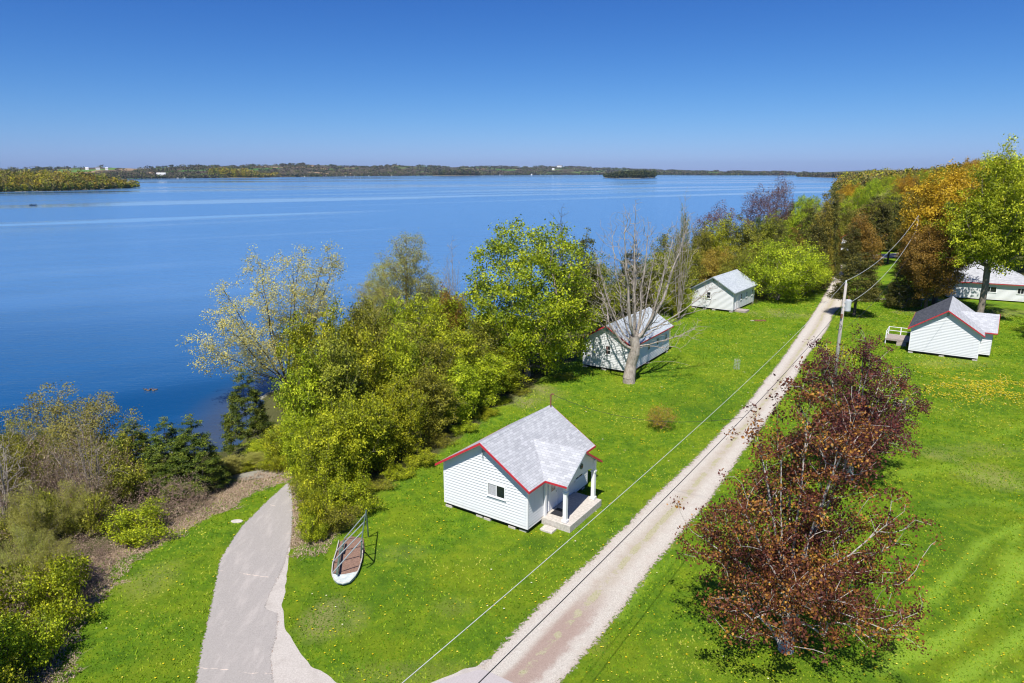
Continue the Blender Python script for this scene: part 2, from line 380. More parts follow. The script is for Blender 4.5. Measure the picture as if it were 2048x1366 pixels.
c = q.ramp(ns, [(.3, (.31, .275, .235)), (.5, (.53, .49, .425)), (.7, (.70, .66, .59))])
c = q.mix(q.math('MULTIPLY', q.step(nm, .45, .75), .35), c, (.44, .34, .29))
rut = q.math('MULTIPLY', q.math('SUBTRACT', 1.0, q.step(q.math('ABSOLUTE', q.math('SUBTRACT', u, .51)), .03, .20)), q.math('MULTIPLY_ADD', nm, .8, .1))
c = q.mix(q.math('MULTIPLY', rut, .95), c, (.36, .29, .21))
c = q.mix(q.math('MULTIPLY', q.step(q.math('MULTIPLY_ADD', nm, .9, e), 1.25, .7), .6), c, (.42, .33, .26))
brown = q.math('MULTIPLY', q.step(q.attr('along'), 8.5, 4.0), q.math('MULTIPLY', q.step(u, .34, .44), q.step(q.math('MULTIPLY_ADD', nm, .3, u), .92, .80)))
c = q.mix(q.math('MULTIPLY', brown, .85), c, q.ramp(ns, [(.3, (.27, .19, .155)), (.7, (.42, .31, .26))]))
mid = q.math('SUBTRACT', 1.0, q.step(q.math('ABSOLUTE', q.math('SUBTRACT', u, .52)), .02, .14))
gr = q.step(q.math('MULTIPLY', mid, q.math('MULTIPLY_ADD', nl, .9, q.math('MULTIPLY', nm, 1.3))), .98, 1.16)
c = q.mix(gr, c, q.ramp(q.noise(p, 9, 4, .7), [(.3, (.20, .22, .07)), (.5, (.46, .41, .29)), (.7, (.27, .30, .10))]))
gravel_s = q.bsdf(c, .95, q.bump(ns, .8, .05), .15)
al = q.step(q.math('MULTIPLY_ADD', q.noise(p, 5, 5, .75), 1.3, q.math('SUBTRACT', e, .55)), .42, .60)
gravel = q.done(q.n('MixShader', {0: al, 1: q.n('BsdfTransparent').outputs[0], 2: gravel_s}).outputs[0])
RL = Gs([(957, 1334), (980, 1312), (1019, 1274), (1097, 1193), (1200, 1102), (1300, 1000), (1400, 905), (1500, 800), (1560, 722), (1600, 665), (1640, 605), (1656, 575), (1663, 548), (1667, 530)])
RR = Gs([(1090, 1395), (1122, 1366), (1200, 1275), (1350, 1079), (1407, 1017), (1479, 918), (1583, 771), (1608, 722), (1655, 660), (1665, 632), (1684, 611), (1690, 575), (1687, 548), (1684, 530)])
ribbon('gravel_road', RL, RR, 320, 17, .014, gravel, .35, .3)
# a grassy strip parts the two wheel tracks at the far end: handled as grass tufts later
q = N('asphalt'); p = q.pos(); ns = q.noise(p, 30, 4, .7); nm = q.noise(p, .8, 4, .6); nf = q.noise(mapv(q, p, (2, .5, 1), (0, 0, .5)), 1.1, 4, .6)
c = q.ramp(ns, [(.3, (.26, .24, .22)), (.7, (.41, .38, .35))]); c = q.mix(q.math('MULTIPLY', q.step(nf, .46, .76), .5), c, (.50, .45, .41))
cr = q.n('TexVoronoi', {'Vector': mapv(q, p, (.35, .35, 1)), 'Scale': 1.0, 'Randomness': 1.0}, feature='DISTANCE_TO_EDGE').outputs['Distance']
cr = q.step(q.math('MULTIPLY_ADD', nm, -.02, cr), .004, -.006)
al_ = q.math('MULTIPLY_ADD', nm, .10, q.math('MULTIPLY_ADD', q.attr('u'), .06, q.math('DIVIDE', q.attr('along'), 7.3)))
ck = q.math('ABSOLUTE', q.math('SUBTRACT', q.math('FRACT', al_), .5)); ck = q.step(ck, .0055, .001)
c = q.mix(q.math('MULTIPLY', ck, q.step(nf, .42, .6)), c, (.66, .54, .45))
e = q.attr('edge'); al = q.step(q.math('MULTIPLY_ADD', q.noise(p, 7, 4, .7), .5, q.math('SUBTRACT', e, .28)), .1, .16)
c = q.mix(q.step(q.math('MULTIPLY_ADD', nm, .2, e), .26, .16), c, (.34, .22, .15))
asphalt = q.done(q.n('MixShader', {0: al, 1: q.n('BsdfTransparent').outputs[0], 2: q.bsdf(c, .9, q.bump(ns, .5, .02), .2)}).outputs[0])
q = N('concrete'); p = q.pos(); ns = q.noise(p, 14, 5, .7); nm = q.noise(p, 1.1, 4, .6)
c = q.ramp(ns, [(.3, (.36, .325, .29)), (.7, (.54, .50, .45))]); c = q.mix(q.math('MULTIPLY', q.step(nm, .45, .75), .6), c, (.32, .285, .25))
concrete = q.done(q.bsdf(c, .85, q.bump(ns, .3, .015), .25)); M['concrete'] = concrete
OUT = [(583, 1072), (580, 1095), (577, 1110), (575, 1135), (572, 1170), (566, 1212), (569, 1257), (593, 1294), (620, 1330), (676, 1365), (760, 1384), (850, 1370), (904, 1348), (957, 1330), (985, 1318)]
INN = [(581, 1078), (572, 1121), (560, 1151), (533, 1200), (528, 1221), (557, 1226), (554, 1272), (542, 1315), (548, 1366), (560, 1450)]
PL = Gs([(385, 1450), (391, 1366), (403, 1291), (413, 1251), (427, 1182), (439, 1121), (460, 1085), (484, 1051), (515, 1021), (536, 1000), (574, 966)])
PR = Gs([(560, 1450), (548, 1366), (542, 1315), (554, 1272), (557, 1226), (530, 1219), (536, 1198), (560, 1151), (572, 1121), (584, 1075), (586, 1030), (586, 1000), (582, 975)])
ribbon('path', PL, PR, 160, 15, .016, asphalt, .12)
def sheet(name, pts, z, mat, edge_n=0):
    mb = MB(); mb.poly([(x, y, z) for x, y in pts], [tuple(range(len(pts)))], mat); return tag(mb.build(name), kind='structure')
rr = [tuple(x) for x in smoothline(Gs(OUT), 120)]
rr = [(x + (vnoise(k / 3, 1.5, 4) - .5) * .22, y + (vnoise(k / 3, 9.5, 4) - .5) * .22) for k, (x, y) in enumerate(rr)]
sheet('pavement', rr + Gs([(1080, 1385), (1130, 1420), (1140, 1600), (300, 1600), (480, 1400), (470, 1200), (560, 1085)]), .006, concrete)
q = N('asphalt_patch'); p = q.pos(); ns = q.noise(p, 30, 4, .7); c = q.ramp(ns, [(.3, (.34, .31, .30)), (.7, (.48, .44, .43))]); patchm = q.done(q.bsdf(c, .9, q.bump(ns, .5, .02), .2))
sheet('pavement_patch', Gs([(868, 1368), (890, 1359), (920, 1350), (955, 1340), (975, 1341), (1010, 1352), (1040, 1368), (1060, 1460), (700, 1460), (720, 1390), (800, 1394)]), .011, patchm)
# lane and foot track seen between the trees
ribbon('lane', [(81, 158), (88, 161), (96, 163), (108, 163)], [(81.5, 165), (89, 168), (97, 170), (109, 170)], 40, 9, .05, gravel, .3)
ribbon('foot_track', Gs([(1700, 600), (1760, 597), (1830, 597), (1900, 600)]), Gs([(1700, 604), (1760, 600), (1830, 600), (1900, 604)]), 40, 5, .012, gravel, .25, .3)
# ------------------------------------------------------------------ growing trees
def env_round(n, rng, H0, R0, zc=.6, hz_=.4, shell=.5, lump=.22, flat=0.0):
    d = rng.normal(size=(n, 3)); d /= np.linalg.norm(d, axis=1)[:, None]
    az = np.arctan2(d[:, 1], d[:, 0])
    L = 1 + lump * (fbm(az * 2.2 + 20, d[:, 2] * 2.5 + 9, int(rng.integers(99)), 2) * 2 - 1)
    r = (shell + (1 - shell) * rng.random(n) ** .6) * L
    P = d * r[:, None]; zz = P[:, 2]
    wdt = np.where(zz < 0, 1 - .12 * zz * zz, 1)
    return np.stack([P[:, 0] * R0 * wdt, P[:, 1] * R0 * wdt, H0 * (zc + hz_ * zz)], 1)
def env_cone(n, rng, H0, R0, z0=.08, p=.75):
    t = 1 - np.sqrt(rng.random(n)); t = t * .96
    a = rng.random(n) * 6.283; r = R0 * (1 - t) ** p * (.55 + .45 * rng.random(n) ** .5) * (.86 + .28 * vnoise(a * 1.3 + 5, t * 9, 3))
    return np.stack([r * np.cos(a), r * np.sin(a), H0 * (z0 + (1 - z0) * t)], 1)
def env_fan(n, rng, H0, R0, z0=.3):
    t = rng.random(n) ** .7; a = rng.random(n) * 6.283
    r = R0 * (.25 + .75 * t ** .8) * np.sqrt(rng.random(n)) * np.where(t > .75, 1 - (t - .75) * 1.6, 1)
    z = z0 + (1 - z0) * t * (1 - .28 * (r / R0) ** 2)
    return np.stack([r * np.cos(a), r * np.sin(a), H0 * z], 1)
def env_dome(n, rng, H0, R0):
    d = rng.normal(size=(n, 3)); d[:, 2] = abs(d[:, 2]); d /= np.linalg.norm(d, axis=1)[:, None]
    r = (.55 + .45 * rng.random(n) ** .6) * (.75 + .5 * vnoise(d[:, 0] * 3 + 9, d[:, 1] * 3 + 9, int(rng.integers(99))))
    return d * r[:, None] * A([R0, R0, H0]) * .95 + A([0, 0, H0 * .06])
def leader(p0, p1, rng, n=6, wob=.12, out=.75, up=1.25):
    p0 = A(p0, float); p1 = A(p1, float); d = p1 - p0; L = np.linalg.norm(d); r = []
    for k in range(n + 1):
        t = k / n; r.append(tuple(p0 + A([d[0] * t ** out, d[1] * t ** out, d[2] * t ** up]) + rng.normal(size=3) * wob * min(t, 1 - t) * L * .12))
    return r
def env_lead(n, rng, leaders, sig, t0=.3, tip=.35):
    """attractors in feathery plumes along given limbs"""
    Ls = A([math.dist(l[0], l[-1]) for l in leaders]); pick = rng.choice(len(leaders), n, p=Ls / Ls.sum()); t = t0 + (1 - t0) * rng.random(n) ** .85; P = np.zeros((n, 3))
    for i in range(n):
        l = leaders[pick[i]]; u = t[i] * (len(l) - 1); k = min(int(u), len(l) - 2); f = u - k; P[i] = A(l[k]) * (1 - f) + A(l[k + 1]) * f
    s = sig * np.sin(np.pi * np.clip((t - t0 * .6) / (1.12 - t0 * .6), 0, 1)) ** .7 + sig * tip * .5
    d = rng.normal(size=(n, 3)); P = P + d * s[:, None] * A([1, 1, .8]); return P[P[:, 2] > .25]
def leaders_for(seed, ends, base=(0, 0, .3), **kw):
    rng = np.random.default_rng(seed); return [leader(base, e, rng, **kw) for e in ends]
def ring_ends(rng, k, H0, R0, lo=.7, hi=1.0, rin=.25, rout=.75):
    r = []
    for i in range(k):
        a = 6.283 * (i + rng.random() * .7) / k; q_ = rin + (rout - rin) * rng.random(); r.append((math.cos(a) * R0 * q_, math.sin(a) * R0 * q_, H0 * (lo + (hi - lo) * rng.random()) * (1 - .22 * q_ * q_)))
    return r
def grow(att, stems, rng, alpha=.35, step=.5, wob=.10, rise=.25, up=1.2):
    """connect every attractor to the nearest fitting node; stems = list of point lists (trunk axes)"""
    N_ = []; par = []; plen = []
    for k, st in enumerate(stems):
        for i, p in enumerate(st):
            p = A(p, float)
            if k and i == 0 and N_:
                j = int(np.argmin([np.sum((p - n) ** 2) for n in N_])); N_.append(p); par.append(j); plen.append(plen[j]); continue
            par.append(len(N_) - 1 if N_ and i else -1)
            plen.append(0 if par[-1] < 0 else plen[par[-1]] + np.linalg.norm(p - N_[par[-1]])); N_.append(p)
    base = N_[0]
    order = np.argsort(np.linalg.norm((att - base) * A([1, 1, .8]), axis=1))
    arr = np.zeros((len(att) * 24 + len(N_) + 10, 3)); arr[:len(N_)] = N_; cnt = len(N_); pl = np.zeros(len(arr)); pl[:cnt] = plen
    tips = []
    for i in order:
        a = att[i]; D = a - arr[:cnt]; dist = np.sqrt((D * D).sum(1))
        cost = dist + alpha * pl[:cnt] + up * np.clip(-(D[:, 2] - .15 * dist), 0, None)
        j = int(np.argmin(cost)); d = dist[j]
        if d < .12: continue
        m = min(22, max(1, int(d / step)))
        pj = arr[par[j]] if par[j] >= 0 else arr[j] - A([0, 0, 1])
        dr = arr[j] - pj; dr = dr / (np.linalg.norm(dr) + 1e-6)
        ctrl = arr[j] + dr * d * .25 + (a - arr[j]) * .25 + A([0, 0, 1]) * d * rise * .4
        prev = j
        for k in range(1, m + 1):
            t = k / m; p = (1 - t) ** 2 * arr[j] + 2 * t * (1 - t) * ctrl + t * t * a
            if k < m: p = p + rng.normal(size=3) * wob * min(1, d / 3)
            arr[cnt] = p; par.append(prev); pl[cnt] = pl[prev] + d / m; prev = cnt; cnt += 1
        tips.append(prev)
    return arr[:cnt], A(par), A(tips)
def radii(nodes, par, r_tip, r_base, e=2.4):
    n = len(nodes); s = np.zeros(n); kids = np.zeros(n, int)
    for i in range(n - 1, -1, -1):
        if s[i] == 0: s[i] = 1.0
        if par[i] >= 0: s[par[i]] += s[i] if kids[par[i]] or 1 else 0; kids[par[i]] += 1
    # s counts the tips above each node
    s = np.zeros(n); leaf = kids == 0; s[leaf] = 1
    for i in range(n - 1, 0, -1):
        if par[i] >= 0: s[par[i]] += s[i]
    r = s ** (1 / e); r = r_tip + (r - 1) / max(1e-6, r.max() - 1) * (r_base - r_tip)
    return r, s
def wood_mesh(name, nodes, par, r, mat, minr=0.0, flare=0.0):
    c = np.nonzero(par >= 0)[0]; p = par[c]; c = c[(r[c] >= minr) & (np.linalg.norm(nodes[c] - nodes[p], axis=1) > 1e-4)]; p = par[c]
    V = []; Fs = []; off = 0
    for lo, hi, k in ((0, .025, 3), (.025, .09, 5), (.09, 9, 9)):
        m = (r[c] >= lo) & (r[c] < hi)
        if not m.any(): continue
        a = nodes[p[m]]; b = nodes[c[m]]; ra = np.minimum(r[p[m]], r[c[m]] * 1.35); rb = r[c[m]]
        d = b - a; L = np.linalg.norm(d, axis=1)[:, None] + 1e-9; d = d / L
        a = a - d * ra[:, None] * .35
        ref = np.where(abs(d[:, 2:3]) > .9, A([[1., 0, 0]]), A([[0, 0, 1.]])); s = np.cross(d, ref); s /= np.linalg.norm(s, axis=1)[:, None]; t = np.cross(d, s)
        th = np.arange(k) * 2 * math.pi / k; ring = s[:, None] * np.cos(th)[None, :, None] + t[:, None] * np.sin(th)[None, :, None]
        if flare:
            ra = ra * (1 + flare * np.clip(1 - a[:, 2] / 1.2, 0, 1)); rb = rb * (1 + flare * np.clip(1 - b[:, 2] / 1.2, 0, 1))
        vv = np.concatenate([a[:, None] + ring * ra[:, None, None], b[:, None] + ring * rb[:, None, None]], 1)
        n = len(a); base = off + np.arange(n)[:, None] * 2 * k; j = np.arange(k)[None]
        f = np.stack([base + j, base + (j + 1) % k, base + k + (j + 1) % k, base + k + j], -1).reshape(-1, 4)
        V.append(vv.reshape(-1, 3)); Fs.append(f); off += n * 2 * k
    return mesh_np(name, np.concatenate(V), np.concatenate(Fs), mat, None, True)
def leaf_quads(centres, per, sig, size, rng, asp=.62, upb=.5, out=None, flatz=.8, clump=None, droop=0):
    n = len(centres); C = np.repeat(centres, per, 0); m = len(C)
    cr = rng.random(n) if clump is None else clump; cr = np.repeat(cr, per)
    C = C + rng.normal(size=(m, 3)) * sig * A([1, 1, flatz])
    nn = rng.normal(size=(m, 3)); nn[:, 2] += upb
    if out is not None:
        o = C - A(out); o /= np.linalg.norm(o, axis=1)[:, None] + 1e-6; nn += o * .7
    nn /= np.linalg.norm(nn, axis=1)[:, None]
    a = np.cross(nn, rng.normal(size=(m, 3))); a /= np.linalg.norm(a, axis=1)[:, None] + 1e-9; b = np.cross(nn, a)
    s = size * (.6 + .8 * rng.random(m))[:, None]; a = a * s * .5; b = b * s * .5 * asp
    V = np.stack([C - a, C + b * .9 + a * .05, C + a, C - b * .9 + a * .05], 1).reshape(-1, 3)
    Fq = np.arange(m * 4).reshape(m, 4); rnd = np.clip(.5 * cr + .5 * rng.random(m), 0, 1)
    return V, Fq, rnd
def crown_mesh(name, parts, mat):
    V = []; Fs = []; Rn = []; o = 0
    for v, f, r in parts: V.append(v); Fs.append(f + o); Rn.append(r); o += len(v)
    return mesh_np(name, np.concatenate(V), np.concatenate(Fs), mat, {'rnd': ('FACE', np.concatenate(Rn))})
def trunk_line(h, lean=(0, 0), n=6, wob=.1, rng=R, x0=(0, 0)):
    p = [(x0[0], x0[1], -.4)]
    for i in range(1, n + 1):
        t = i / n; p.append((x0[0] + lean[0] * t + rng.normal() * wob * t, x0[1] + lean[1] * t + rng.normal() * wob * t, h * t))
    return p
SP = {}
def species(key, H0, R0, att, stems, r_tip, r_base, bark, leafmat, per, sig, size, seed, alpha=.35, step=.5, wob=.1, rise=.25, asp=.62, upb=.5, minr=0, flatz=.8, flare=.35, up=1.2, along=0.0, extra=None, pe=2.2):
    rng = np.random.default_rng(seed)
    nodes, par, tips = grow(att, stems, rng, alpha, step, wob, rise, up); r, s = radii(nodes, par, r_tip, r_base, pe)
    wm_ = wood_mesh('trunk', nodes, par, r, bark, minr, flare)
    cm = None
    if per:
        cen = nodes[tips]
        if along:
            thin = np.nonzero((s <= 3) & (par >= 0))[0]; thin = thin[rng.random(len(thin)) < along]; cen = np.concatenate([cen, nodes[thin]])
        pr = [leaf_quads(cen, per, sig, size, rng, asp, upb, (0, 0, H0 * .45), flatz)]
        if extra: pr += extra(nodes, tips, rng)
        cm = crown_mesh('crown', pr, leafmat)
    SP[key] = (H0, R0, wm_, cm, leafmat)
g_ = lambda s: np.random.default_rng(s)
rg = g_(1); species('maple', 15, 6.5, env_round(520, rg, 15, 6.5, .51, .49, .45, .3), [trunk_line(5, (.2, .1))], .012, .32, M['bark'], M['leaf_maple'], 95, .40, .21, 1, asp=.8)
rg = g_(2); E1 = ring_ends(rg, 7, 9, 3.6); L1 = leaders_for(2, E1 + [(.2, .1, 9)]); species('lime_a', 9, 3.6, env_lead(340, rg, L1, .75, .12), L1, .010, .13, M['bark'], M['leaf_lime'], 66, .30, .20, 2, asp=.6, pe=2.0)
rg = g_(3); E1 = ring_ends(rg, 8, 9, 3.8, .55, 1); L1 = leaders_for(3, E1 + [(-.4, .3, 9)]); species('lime_b', 9, 3.8, env_lead(340, rg, L1, .8, .1), L1, .010, .12, M['bark'], M['leaf_lime'], 62, .30, .20, 3, asp=.6, pe=2.0)
def fanstems(n, h, r, rng): return [trunk_line(.8, (0, 0), 2)] + [[(0, 0, .2), (math.cos(a) * r * .3, math.sin(a) * r * .3, h * .4), (math.cos(a) * r * .8, math.sin(a) * r * .8, h)] for a in rng.random(n) * 6.283]
rg = g_(4); L1 = leaders_for(4, [(-8.6, .5, 7.2), (-7.6, -1.5, 9.6), (-5.2, 1, 11.6), (-3.0, -1, 13.2), (-1.0, 1.5, 14.2), (1.2, -1, 14.2), (3.6, 1, 15), (5.8, -.5, 15), (8.0, .6, 13.4), (6.4, 2, 10.5), (-6.4, 1.6, 4.6), (-4.0, 2.5, 9), (3, -2.5, 10)], base=(0, 0, .6), out=.95, up=1.1)
species('willow', 15, 6.8, env_lead(1050, rg, L1, .85, .25), [trunk_line(.8, (0, 0), 2)] + L1, .008, .26, M['bark_dark'], M['leaf_cream'], 30, .27, .16, 4, alpha=.3, rise=.3, along=.35, wob=.04, asp=.5, pe=1.8)
rg = g_(5); L1 = [trunk_line(13.6, (.3, .2), 14, .1)] + [leader((.15, .1, z_), (math.cos(a) * (3.9 - z_ * .24), math.sin(a) * (3.9 - z_ * .24), z_ + 3.6 - z_ * .12), rg) for z_, a in zip(np.linspace(1.5, 11, 22), np.arange(22) * 2.4)]
species('budding', 14, 3.8, env_lead(760, rg, L1, .5, .25), L1, .012, .18, M['bark_brown'], M['leaf_bud'], 38, .24, .115, 5, alpha=.3, rise=.3, along=.4, asp=.5, pe=1.8, wob=.04)
rg = g_(6); L1 = leaders_for(6, ring_ends(rg, 7, 12, 3.0, .65, .95) + [(.3, 0, 12)], up=1.1); species('bare', 12, 3.4, env_lead(760, rg, L1, .62, .2), L1, .014, .15, M['bark'], M['leaf_bud'], 3, .2, .07, 6, alpha=.35, rise=.3, along=.2, pe=1.8, wob=.05)
rg = g_(7); species('purple', 13, 4.5, env_round(420, rg, 13, 4.5, .62, .38, .3, .3), [trunk_line(5, (.2, 0))], .010, .2, M['bark_dark'], M['leaf_purple'], 22, .3, .18, 7, alpha=.3, rise=.4, along=.3)
def conif(nm, seed, H0, R0, n, leafmat, per, sig, size, asp, z0=.06, p=.75, bark='bark_dark', upb=.3, flatz=.5):
    rg = g_(seed); a = env_cone(n, rg, H0, R0, z0, p); st = [[(0, 0, -.4)] + [(rg.normal() * .03, rg.normal() * .03, z) for z in np.arange(.4, H0 * .985, .4)]]
    species(nm, H0, R0, a, st, .010, H0 * .014, M[bark], leafmat, per, sig, size, seed, alpha=.0, rise=-.05, up=.9, asp=asp, upb=upb, flatz=flatz, wob=.04, flare=.2, along=.35)
conif('cedar_a', 8, 13, 3.1, 420, M['leaf_cedar'], 42, .30, .22, .55, .05, .62)
conif('cedar_b', 9, 13, 3.0, 420, M['leaf_rust'], 40, .30, .22, .55, .05, .55)
conif('cedar_c', 28, 13, 3.0, 420, M['leaf_cedar'], 42, .30, .22, .55, .26, .5)
conif('pine', 10, 9, 2.6, 300, M['leaf_pine'], 60, .17, .26, .2, .08, .8, upb=.8)
conif('spruce', 11, 11, 2.4, 320, M['leaf_pine'], 34, .26, .22, .3, .05, .8)
rg = g_(12); L1 = leaders_for(12, ring_ends(rg, 9, 10, 4.4, .5, 1, .2, .85) + [(.2, .1, 10)]); species('olive_a', 10, 4.4, env_lead(400, rg, L1, .95, .15), L1, .012, .16, M['bark'], M['leaf_olive'], 62, .34, .22, 12, asp=.6, pe=2.0)
rg = g_(13); L1 = leaders_for(13, ring_ends(rg, 8, 10, 4.6, .55, 1, .2, .85) + [(-.4, .1, 10)]); species('olive_b', 10, 4.6, env_lead(400, rg, L1, 1.0, .12), L1, .012, .16, M['bark'], M['leaf_olive'], 62, .34, .22, 13, asp=.6, pe=2.0)
rg = g_(14); L1 = leaders_for(14, ring_ends(rg, 16, 21, 7.5, .50, .95, .35, .98) + ring_ends(rg, 5, 21, 4, .85, 1, .2, .8) + [(.5, .2, 21)], base=(.1, 0, 6.5)); species('tall', 21, 7.5, env_lead(760, rg, L1, 1.15, .28), [trunk_line(6.5, (.1, 0))] + L1, .016, .42, M['bark'], M['leaf_lime'], 100, .42, .24, 14, asp=.7, pe=2.0)
rg = g_(15); species('tall_b', 20, 7, env_round(600, rg, 20, 7, .6, .4, .35, .4), [trunk_line(8, (-.4, .2))], .016, .38, M['bark_dark'], M['leaf_orange'], 76, .50, .30, 15, asp=.7)
rg = g_(16); L1 = leaders_for(16, ring_ends(rg, 9, 2.6, 2.2, .5, 1, .3, .95), base=(0, 0, -.1)); species('shrub_a', 2.6, 2.2, env_lead(200, rg, L1, .33, .15), L1, .008, .04, M['bark_brown'], M['leaf_lime'], 52, .17, .115, 16, asp=.7, step=.3, pe=1.9)
rg = g_(17); L1 = leaders_for(17, ring_ends(rg, 8, 2.4, 2.2, .5, 1, .3, .95), base=(0, 0, -.1)); species('shrub_b', 2.4, 2.2, env_lead(230, rg, L1, .36, .15), L1, .009, .045, M['bark_brown'], M['leaf_olive'], 26, .17, .11, 17, asp=.7, step=.3, pe=1.8, along=.2)
rg = g_(18); species('thicket', 3.2, 2.8, env_dome(380, rg, 3.2, 2.8), [[(0, 0, -.2), (.1, 0, .4)]] + [[(0, 0, 0), (math.cos(a) * 1.1, math.sin(a) * 1.1, 1.2)] for a in (0, 1, 2, 3, 4, 5)], .010, .04, M['bark_brown'], M['leaf_dead'], 5, .2, .07, 18, alpha=.05, step=.35, wob=.16, along=.3)
rg = g_(19); L1 = leaders_for(19, ring_ends(rg, 10, 9, 5.2, .6, 1, .3, .95) + [(0, 0, 9)], base=(0, 0, .8)); species('blush', 9, 5.2, env_lead(700, rg, L1, .7, .25), [trunk_line(.9, (0, 0), 2)] + L1, .009, .17, M['bark_pale'], M['leaf_olive'], 34, .26, .14, 19, alpha=.3, rise=.3, along=.25, pe=1.8)
rg = g_(20); species('apple', 8.5, 5, env_round(420, rg, 8.5, 5, .54, .46, .4, .3), [trunk_line(2, (.3, 0)), [(0, 0, 1), (1.3, .2, 3)], [(0, 0, 1), (-1.2, .4, 3)]], .010, .19, M['bark'], M['leaf_lime'], 66, .36, .2, 20, asp=.5)
# the two copper maples in the foreground: open crowns on pale, clearly forked limbs
rg = g_(21); fk = (-.1, .1, 2.6)
L1 = leaders_for(21, [(-4.2, .6, 5.0), (4.3, .4, 4.6), (-1.7, 1.2, 9.3), (.1, .5, 11), (1.4, -.6, 10.4), (2.6, 1.4, 8.6), (-3.0, -1, 7.2), (3.7, -.8, 6.6), (-3.9, -1.6, 3.4), (3.9, -1.8, 2.9), (-.6, 3.6, 6), (.8, 3.4, 8), (.3, -3.6, 4.6), (-1.6, -3.4, 3.6), (2.2, -3.2, 3.2), (-2.6, 2.8, 4.2), (2.8, 2.6, 4.4)], base=fk, up=1.0, out=.9)
L0 = [[(0, 0, -.4), (.02, .05, 1.2), fk], [fk, (-.45, .2, 4.2), (-.7, .3, 6), (-.8, .5, 8)], [fk, (.5, .2, 4.2), (.9, .2, 6), (1.2, .2, 8)]]
species('copper_a', 11.7, 4.5, env_lead(980, rg, L1, .72, .2), L0 + L1, .010, .27, M['bark_copper'], M['leaf_red'], 40, .18, .108, 21, alpha=.35, rise=.2, along=.25, asp=.8, step=.35, wob=.04, pe=1.8)
rg = g_(22); fk = (-.1, .1, 2.0)
L1 = leaders_for(22, ring_ends(rg, 15, 10, 4.2, .4, 1.0, .3, .95) + [(0, .2, 10), (-.6, .6, 9.4)], base=fk, up=1.0, out=.9)
species('copper_b', 10, 4.2, env_lead(900, rg, L1, .75, .15), [[(0, 0, -.4), (.02, .05, 1.2), fk]] + L1, .010, .22, M['bark_copper'], M['leaf_plum'], 36, .20, .12, 22, alpha=.35, rise=.2, along=.25, asp=.8, wob=.04, pe=1.8)
# the old half-dead tree beside the second cottage
rg = g_(23); fk = (.45, 0, 3.6)
L1 = [leader(fk, (-.1, .2, 17.2), rg, 8), leader((.5, .1, 4.4), (1.2, .4, 15.2), rg, 8), leader((.2, .1, 4.2), (-2.3, .2, 15.6), rg, 8), leader((.1, .1, 4.0), (-3.4, 1.2, 12.4), rg, 8), leader((.3, 0, 4.6), (-1.4, -1.4, 16.2), rg, 8), leader((.6, .1, 4.2), (3.0, -.6, 13.4), rg, 8), leader((.8, .1, 4.6), (5.0, .5, 16.0), rg, 8, out=.8), leader((.9, .1, 4.4), (4.0, 1.4, 15.4), rg, 8), leader((1.0, .1, 5), (7.9, .8, 9.6), rg, 8, up=1.05), leader(fk, (6.0, -1.0, 5.8), rg, 8, up=1.1), leader((.3, 0, 3.3), (-2.9, -.8, 7.4), rg, 8), leader((0, 0, 3.8), (-3.4, -.4, 10.2), rg, 8), leader((.4, .3, 4.4), (.6, 2.6, 14), rg, 8), leader((.6, 0, 5), (2.2, 2, 12), rg, 8)]
species('dead', 17, 6, env_lead(2600, rg, L1, .70, .25), [[(0, 0, -.5), (0, 0, .6), (.15, .1, 1.8), (.4, 0, 3.0), fk]] + L1, .012, .50, M['bark_pale'], None, 0, 0, 0, 23, alpha=.35, rise=.3, along=0, wob=.035, flare=.3, up=1.5, pe=1.62)
rg = g_(24); species('sapling', 2.0, 1.2, env_round(120, rg, 2.0, 1.2, .5, .5, .3, .2), [[(0, 0, -.2), (.1, 0, .4)], [(0, 0, 0), (.4, .2, .8)], [(0, 0, 0), (-.4, .2, .8)]], .007, .03, M['bark_brown'], M['leaf_amber'], 30, .16, .08, 24, step=.25)

INST = {}
def tree(key, x, y, h, r, name, label, cat='tree', group=None, leaf=None, rz=None, parts=True, dz=0.0, bark=None):
    H0, R0, wm_, cm, lm = SP[key]
    z = hz(x, y) + dz
    t = thing(name, label, cat, (x, y, z), R.random() * 6.28 if rz is None else rz, group)
    o = obj('trunk', wm_, t); o.scale = (r / R0, r / R0, h / H0)
    if bark: o.material_slots[0].link = 'OBJECT'; o.material_slots[0].material = bark
    if cm is not None:
        c = obj('crown', cm, t); c.scale = (r / R0, r / R0, h / H0)
        if leaf: c.material_slots[0].link = 'OBJECT'; c.material_slots[0].material = leaf
    return t
def tpx(key, px, Yd, top, wpx, name, label, **kw):
    """tree whose crown is centred at px, Yd metres out, top at row `top`, wpx wide in the photograph"""
    zc = 8.0
    for _ in range(3):
        dep = Yd * math.cos(TH) - (zc - H) * math.sin(TH); X = (px - 1024) / F * dep; g = hz(X, Yd); zc = g + 6
    v = top - 683; yy = F * math.cos(TH) - v * math.sin(TH); zz = -F * math.sin(TH) - v * math.cos(TH); ztop = H + Yd * zz / yy
    dep = Yd * math.cos(TH) - ((ztop + g) / 2 - H) * math.sin(TH)
    return tree(key, X, Yd, ztop - g, wpx / 2 / F * dep, name, label, **kw)
